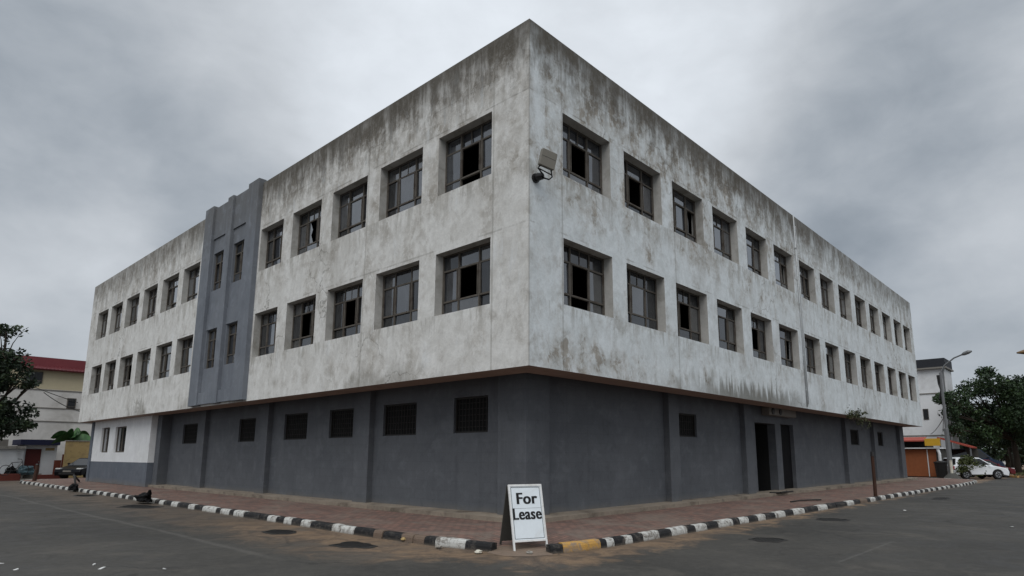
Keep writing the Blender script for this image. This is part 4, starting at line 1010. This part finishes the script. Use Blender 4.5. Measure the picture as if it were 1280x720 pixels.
tree('broadleaf_tree', (74, 0, 0), 3, .3, FB, 14000, .42, M['leafl'], 'dark leafy tree farthest back, behind the right hand parked cars', 47)
for x, y, h_, lb in ((61, -1.5, 2.4, 'bare dark trunk standing in the verge between the cars and the edge tree'), (62.5, -3.2, 2.6, 'thin dark trunk on the verge behind the edge tree')):
    tree('thin_tree', (x, y, 0), h_, .13, [((x, y, 3.6), (.9, .9, .9)), ((x + .5, y + .3, 4.3), (.8, .8, .7))], 1500, .26, M['leafd'], lb, int(x))

# ------------------------------------------------------------------ right end: shop, house, lamp, cars
wb = empty('town_house', (54, 1.6, 0), 0, 'plain white three storey house with a dark flat roof beyond the right end', 'house')
def wx(y0, y1, x0, x1, z0, z1, name, m, parent=None): return MB().box(x0, x1, y0, y1, z0, z1).build(name, m, parent or wb)
wx(0, 14, 0, 3, -.1, 8.85, 'wall', M['offwhite']); wx(-.18, 14.2, -.35, 3.2, 8.85, 8.98, 'eaves', M['casing']); wx(-.1, 14.1, -.25, 3.1, 8.98, 9.72, 'roof', M['darkroof'])
wx(0, 14, -.06, -.002, 6.75, 6.83, 'floor_band', M['casing']); wx(0, 14, -.05, -.002, 3.2, 3.28, 'floor_band', M['casing'])
w_ = wx(1.5, 1.9, -.04, .05, 4.58, 5.5, 'window', M['frame']); wx(1.54, 1.86, -.05, -.03, 4.63, 5.45, 'glass', M['blackglass'], w_)
w_ = wx(4.5, 5.1, -.04, .05, 4.58, 5.5, 'window', M['frame']); wx(4.54, 5.06, -.05, -.03, 4.63, 5.45, 'glass', M['blackglass'], w_)
MB().tube([(-.08, .12, 0), (-.08, .12, 8.8)], .06, 6).build('downpipe', M['galv'], wb)
ks = empty('kiosk', (43, 1.7, 0), 0, 'small street kiosk with orange brown shutters, red awning and yellow box sign', 'kiosk')
def kx(y0, y1, x0, x1, z0, z1, name, m, parent=None): return MB().box(x0, x1, y0, y1, z0, z1).build(name, m, parent or ks)
kx(-.9, 6, .05, 3, 0, 2.02, 'wall', M['signback']); kx(-.75, -.27, -.02, .06, .12, 1.98, 'shutter', M['orange']); kx(-.2, 1.4, -.02, .06, .12, 1.98, 'shutter', M['orange']); kx(1.46, 5, -.02, .06, .12, 1.98, 'shutter', M['orange'])
kx(-.26, -.21, -.05, .06, .12, 1.98, 'mullion', M['offwhite']); kx(-1.05, 6, -.35, 3.1, 2.03, 2.1, 'roof_edge', M['offwhite'])
MB().tube([(-.25, -1.0, 0), (-.25, -1.0, 1.7), (-.2, -.9, 2.03)], .09, 8).build('pillar', M['offwhite'], ks)
kx(-.2, 6, .1, 2.5, 2.1, 2.62, 'dark_gap', M['dark'])
mb = MB(); mb.face([(-.5, -.2, 2.6), (-.5, 6, 2.6), (.6, 6, 2.85), (.6, -.2, 2.85)]); mb.face([(-.5, -.2, 2.52), (-.5, 6, 2.52), (-.5, 6, 2.6), (-.5, -.2, 2.6)]); mb.build('awning', M['redtile'], ks, recalc=False)
kx(-1.12, -.22, -.45, -.2, 2.22, 2.72, 'box_sign', M['yellow'])
a2 = empty('awning', (50, -1, 0), 0, 'orange red sloping awning on posts behind the white car', 'awning')
mb = MB(); mb.prism([(3.0, 3.0), (.75, 2.22), (.75, 2.12), (3.0, 2.9)], 0, 2.2, lambda a, b, h: (h, a, b)); mb.build('roof_sheet', M['redtile'], a2)
for y_ in (2.8, .85): MB().box(.1, .2, y_, y_ + .1, 0, 2.2 if y_ < 1 else 2.85).build('awning_post', M['galv'], a2)
MB().box(2.0, 2.2, .7, 3, 0, 2.1).build('back_wall', M['signback'], a2)
lp_ = empty('street_lamp', (40.95, -.15, 0), 0, 'tall grey street lamp with a curved arm at the right end of the pavement', 'street lamp')
MB().tube([(0, 0, 0), (0, 0, 3.3), (-.02, -.02, 3.35), (-.05, -.03, 7.05)], [.17, .14, .1, .075], 10).build('pole', M['galv'], lp_)
MB().tube([(-.05, -.03, 7.0), (-.05, -.3, 7.5), (-.1, -.9, 7.95), (-.2, -1.4, 8.12)], .05, 7).build('arm', M['galv'], lp_)
MB().tube([(-.2, -1.35, 8.1), (-.22, -1.5, 8.16), (-.26, -1.75, 8.24), (-.28, -1.95, 8.28)], [.05, .12, .13, .05], 8).build('lamp_head', M['galv'], lp_)
MB().tube([(.0, .12, 6.9), (.05, .1, 6.3), (-.02, -.0, 5.9), (.1, .14, 5.3)], .1, 6).build('cable_bundle', M['blackmetal'], lp_)
gl_ = empty('street_lamp', (24.3, -8.9, 0), 0, 'amber lamp head on an arm reaching in from the right picture edge', 'street lamp')
MB().tube([(0, 0, 0), (0, 0, 5.4)], [.11, .07], 8).build('pole', M['galv'], gl_); MB().tube([(0, 0, 5.3), (-.6, 1.0, 5.6), (-1.6, 2.4, 5.6)], .04, 6).build('arm', M['galv'], gl_)
MB().tube([(-1.55, 2.35, 5.6), (-1.65, 2.5, 5.6), (-1.9, 2.85, 5.56), (-2.06, 3.08, 5.53)], [.04, .1, .1, .03], 8).build('lamp_head', M['gold'], gl_)
bn = empty('rubbish_bin', (41.9, .55, 0), 0, 'black street bin standing between the kiosk and the cream bollard', 'bin')
MB().tube([(0, 0, .02), (0, 0, 1.05)], [.3, .38], 14).build('bin_body', M['blackmetal'], bn); MB().tube([(0, 0, 1.05), (0, 0, 1.12), (0, 0, 1.2)], [.41, .41, .2], 14).build('lid', M['blackmetal'], bn)
bs = empty('bush', (42.5, -.75, .1), 0, 'yellowish green bush at the foot of the street lamp', 'bush')
mb = MB(); rbb = random.Random(2)
for k in range(9): a_ = k * .7; mb.tube([(0, 0, 0), (.25 * math.cos(a_), .25 * math.sin(a_), .5), (.5 * math.cos(a_), .5 * math.sin(a_), 1.0)], [.03, .02, .008], 5)
mb.build('stem', M['bark'], bs)
leaves('foliage', [((0, 0, .75), (.85, .85, .65), 2), ((.5, -.6, .55), (.55, .55, .5), 1), ((-.35, .3, .6), (.5, .5, .5), 1), ((.1, 0, 1.15), (.45, .45, .35), 1)], 2600, .17, M['leafb'], bs, random.Random(12))

def car(loc, rz, paint, label, hatch=True, L_=4.2, H_c=1.45, name='car', suv=False, bonnet_open=False):
    e = empty(name, loc, rz, label, 'car'); W = .84; hl = L_ / 2
    # side outline along x (nose at +x), wheel arches cut in
    fx, rx, wr = hl - .82, -hl + .78, .31
    def arch(cx): return [(cx + (wr + .07) * math.cos(R(a)), .3 + (wr + .05) * math.sin(R(a))) for a in range(0, 181, 20)]
    belt = H_c * .62
    low = [(hl - .05, .22)] + [(hl, .45), (hl - .05, .62), (hl - .25, belt * .82), (hl - .95, belt - .02), (-hl + .5, belt + .06), (-hl + .06, belt + (.02 if hatch else -.02)), (-hl, .55), (-hl + .05, .25)] + list(reversed([(p[0], max(p[1], .22)) for p in arch(rx)])) + list(reversed([(p[0], max(p[1], .22)) for p in arch(fx)]))
    def lay(poly, sc):                     # rounded sides: three slices across the half width
        bm = bmesh.new(); rings = []
        for yy, k in ((-W, .965), (-W * .93, 1), (W * .93, 1), (W, .965)):
            rings.append([bm.verts.new((p[0] * (k if abs(p[0]) > hl * .8 else 1), yy, p[1] if p[1] < .4 else .4 + (p[1] - .4) * (k * .98 + .02))) for p in poly])
        n = len(poly)
        for a, b in zip(rings, rings[1:]):
            for i in range(n): j = (i + 1) % n; bm.faces.new((a[i], a[j], b[j], b[i]))
        bm.faces.new(rings[0]); bm.faces.new(list(reversed(rings[-1])))
        bmesh.ops.recalc_face_normals(bm, faces=bm.faces); return bm
    bm = lay(low, 1); me = bpy.data.meshes.new('body'); bm.to_mesh(me); bm.free(); me.materials.append(paint)
    bo = bpy.data.objects.new('body', me); col.objects.link(bo); bo.parent = e
    md = bo.modifiers.new('bevel', 'BEVEL'); md.width = .035; md.segments = 3; md.limit_method = 'ANGLE'
    rear_t = -hl + (.35 if suv or hatch else .95); rear_b = -hl + (.08 if suv else .2 if hatch else .55)
    A0, A1, B1, B0 = (hl - .95, belt - .04), (hl - 1.85, H_c - .04), (rear_t, H_c - .06), (rear_b, belt + .02)
    Cm = ((A1[0] + B1[0]) / 2, H_c)
    cab = MB(); tw_ = W * .76
    def cp(p, side): t = (p[1] - belt) / (H_c - belt); return (p[0], side * (W * .95 + (tw_ - W * .95) * max(0, t)), p[1])
    poly = [A0, A1, Cm, B1, B0]
    L1 = [cp(p, -1) for p in poly]; R1 = [cp(p, 1) for p in poly]
    cab.face(L1); cab.face(list(reversed(R1)))
    for i in range(5): j = (i + 1) % 5; cab.face([L1[i], R1[i], R1[j], L1[j]])
    ca = cab.build('cabin', paint, e, bevel=.03, seg=3)
    # glass, set just proud of the cabin
    def lerp(p, q, t): return (p[0] + (q[0] - p[0]) * t, p[1] + (q[1] - p[1]) * t)
    for side in (-1, 1):
        bt = belt + .06; tp = H_c - .1
        def xa(z): t = (z - A0[1]) / (A1[1] - A0[1]); return A0[0] + (A1[0] - A0[0]) * t
        def xb(z): t = (z - B0[1]) / (B1[1] - B0[1]); return B0[0] + (B1[0] - B0[0]) * t
        mid = (xa(bt) + xb(bt)) / 2 - .1
        for x0b, x1b, x0t, x1t in ((xa(bt) - .16, mid + .04, xa(tp) - .1, mid + .06), (mid - .04, xb(bt) + .22, mid - .02, xb(tp) + .16)):
            q = [cp((x0b, bt), side), cp((x1b, bt), side), cp((x1t, tp), side), cp((x0t, tp), side)]
            q = [(v[0], v[1] + side * .012, v[2]) for v in q]
            MB().face and None
            m2 = MB(); m2.face(q); m2.build('side_window', M['blackglass'], e, recalc=False)
    for P0, P1, nm in ((A0, A1, 'windscreen'), (B0, B1, 'rear_window')):
        p0, p1 = lerp(P0, P1, .12), lerp(P0, P1, .9); sx_ = .012 if nm == 'windscreen' else -.012
        q = [cp(p0, -1), cp(p0, 1), cp(p1, 1), cp(p1, -1)]; q = [(v[0] + sx_, v[1] * .9, v[2] + .012) for v in q]
        m2 = MB(); m2.face(q); m2.build(nm, M['blackglass'], e, recalc=False)
    for cx in (fx, rx):
        for side in (-1, 1):
            w = MB().tube([(cx, side * (W - .2), wr), (cx, side * (W - .16), wr), (cx, side * (W - .02), wr), (cx, side * (W + .01), wr)], [wr * .95, wr, wr, wr * .93], 22).build('wheel', M['tyre'], e)
            m2 = MB(); m2.tube([(cx, side * (W + .0), wr), (cx, side * (W + .018), wr)], [wr * .66, wr * .62], 18).build('rim', M['rim'], w)
            m3 = MB()
            for k in range(5): a = R(72 * k + 36); m3.tube([(cx + .05 * math.cos(a), side * (W + .014), wr + .05 * math.sin(a)), (cx + wr * .5 * math.cos(a), side * (W + .022), wr + wr * .5 * math.sin(a))], .035, 6)
            m3.build('rim_slot', M['blackmetal'], w)
    for side in (-1, 1):
        MB().box(hl - .32, hl - .07, side * W * .78 - .15, side * W * .78 + .15, belt * .66, belt * .84).build('headlight', M['lampglass'], e, bevel=.03)
        MB().box(-hl - .005, -hl + .2, side * W * .8 - .14, side * W * .8 + .14, belt * .68, belt * .95).build('tail_light', M['redlens'], e, bevel=.02)
        MB().box(xa_ := hl - 1.45, xa_ + .12, side * (W + .02), side * (W + .16), belt + .05, belt + .17).build('wing_mirror', paint, e, bevel=.03)
        MB().box(-.2, 0, side * W * .985, side * (W + .015), belt * .85, belt * .88).build('door_handle', M['galv'], e)
    MB().box(hl - .05, hl + .015, -.5, .5, .3, .42).build('grille', M['blackmetal'], e)
    MB().box(hl - .02, hl + .02, -.25, .25, .45, .55).build('number_plate', M['casing'], e)
    return e
car((43.65, -1.0, 0), R(-47), M['carwhite'], 'white hatchback parked side on beneath the trees at the right', L_=3.75)
car((48.5, -.75, 0), R(-44), M['carred'], 'dark red car parked just behind the nose of the white car', H_c=1.3)
car((53.0, .4, 0), R(-48), M['carblue'], 'tall dark navy car parked behind the white and red cars', H_c=2.1, L_=4.6, suv=True)
car((2.75, 41.0, 0.02), R(222), M['carblack'], 'black car parked on the pavement end below the tan wall', H_c=1.32)

vg = MB(); vp = [(48.2, -2.9), (49.5, -2.2), (54, -1.6), (60, -1.0), (66, -.3), (90, -1), (90, -12), (60, -9), (50, -5.5), (47.6, -4)]
vg.prism(vp, -.02, .12, lambda a, b, h: (a, b, h)); tag(vg.build('verge', M['soil']), kind='structure')
rg = random.Random(77); gb = MB()
for _ in range(5000):
    x = rg.uniform(49.5, 72); y = rg.uniform(-8, -1.2)
    if y > -2.6 + (x - 49.5) * .09: continue
    a_ = rg.random() * 6.28; h_ = rg.uniform(.06, .2); w = .05
    gb.face([(x - w * math.cos(a_), y - w * math.sin(a_), .118), (x + w * math.cos(a_), y + w * math.sin(a_), .118), (x + .06 * math.sin(a_), y + .05 * math.cos(a_), .12 + h_)])
tag(gb.build('verge_grass', M['grass'], None, recalc=False), kind='stuff')
yk = MB()
for a, b in zip([(48.1, -3.0), (49.4, -2.25), (51.5, -1.95)], [(49.4, -2.25), (51.5, -1.95), (54, -1.62)]): yk.bar((*a, .07), (*b, .07), .16, .16)
tag(yk.build('yellow_kerb', M['kyellow']), kind='structure')
mb = MB()
def cable(pts, sag, n=10):
    a, b = Vector(pts[0]), Vector(pts[1]); return [tuple(a.lerp(b, i / n) - Vector((0, 0, sag * 4 * (i / n) * (1 - i / n)))) for i in range(n + 1)]
for a, b, s_, lb in (((-1.2, 44, 6.3), (3.2, 48.4, 5.35), .05, 'dark cable sagging from the left tree to the small window, upper one'), ((.3, 44, 5.6), (4, 48.4, 4.6), .25, 'dark sagging cable below the upper one on the cream house'),
                    ((53.9, 3.1, 3.35), (40.95, -.1, 4.1), .15, 'dark cable from the street lamp down to the white house, lower one'), ((53.9, 2.2, 3.5), (40.95, -.1, 4.5), .1, 'dark cable from the street lamp to the white house, upper one')):
    m_ = MB().tube(cable((a, b), s_), .025, 5); tag(m_.build('cable', M['blackmetal'], None), lb, 'cable')

# far wood round the horizon
rn = random.Random(88); bl = []
for k in range(70):
    a = R(-75 + 150 * k / 69); dist = rn.uniform(150, 190); dv = Vector((fwd.x, fwd.y, 0)).normalized(); dv.rotate(Matrix.Rotation(a, 3, 'Z'))
    p = dv * dist; bl.append(((p.x, p.y, rn.uniform(2, 4)), (7, 7, rn.uniform(3.5, 6)), 1))
tag(leaves('far_wood', bl, 9000, 2.2, M['leafd'], None, rn, shell=.3), kind='stuff')
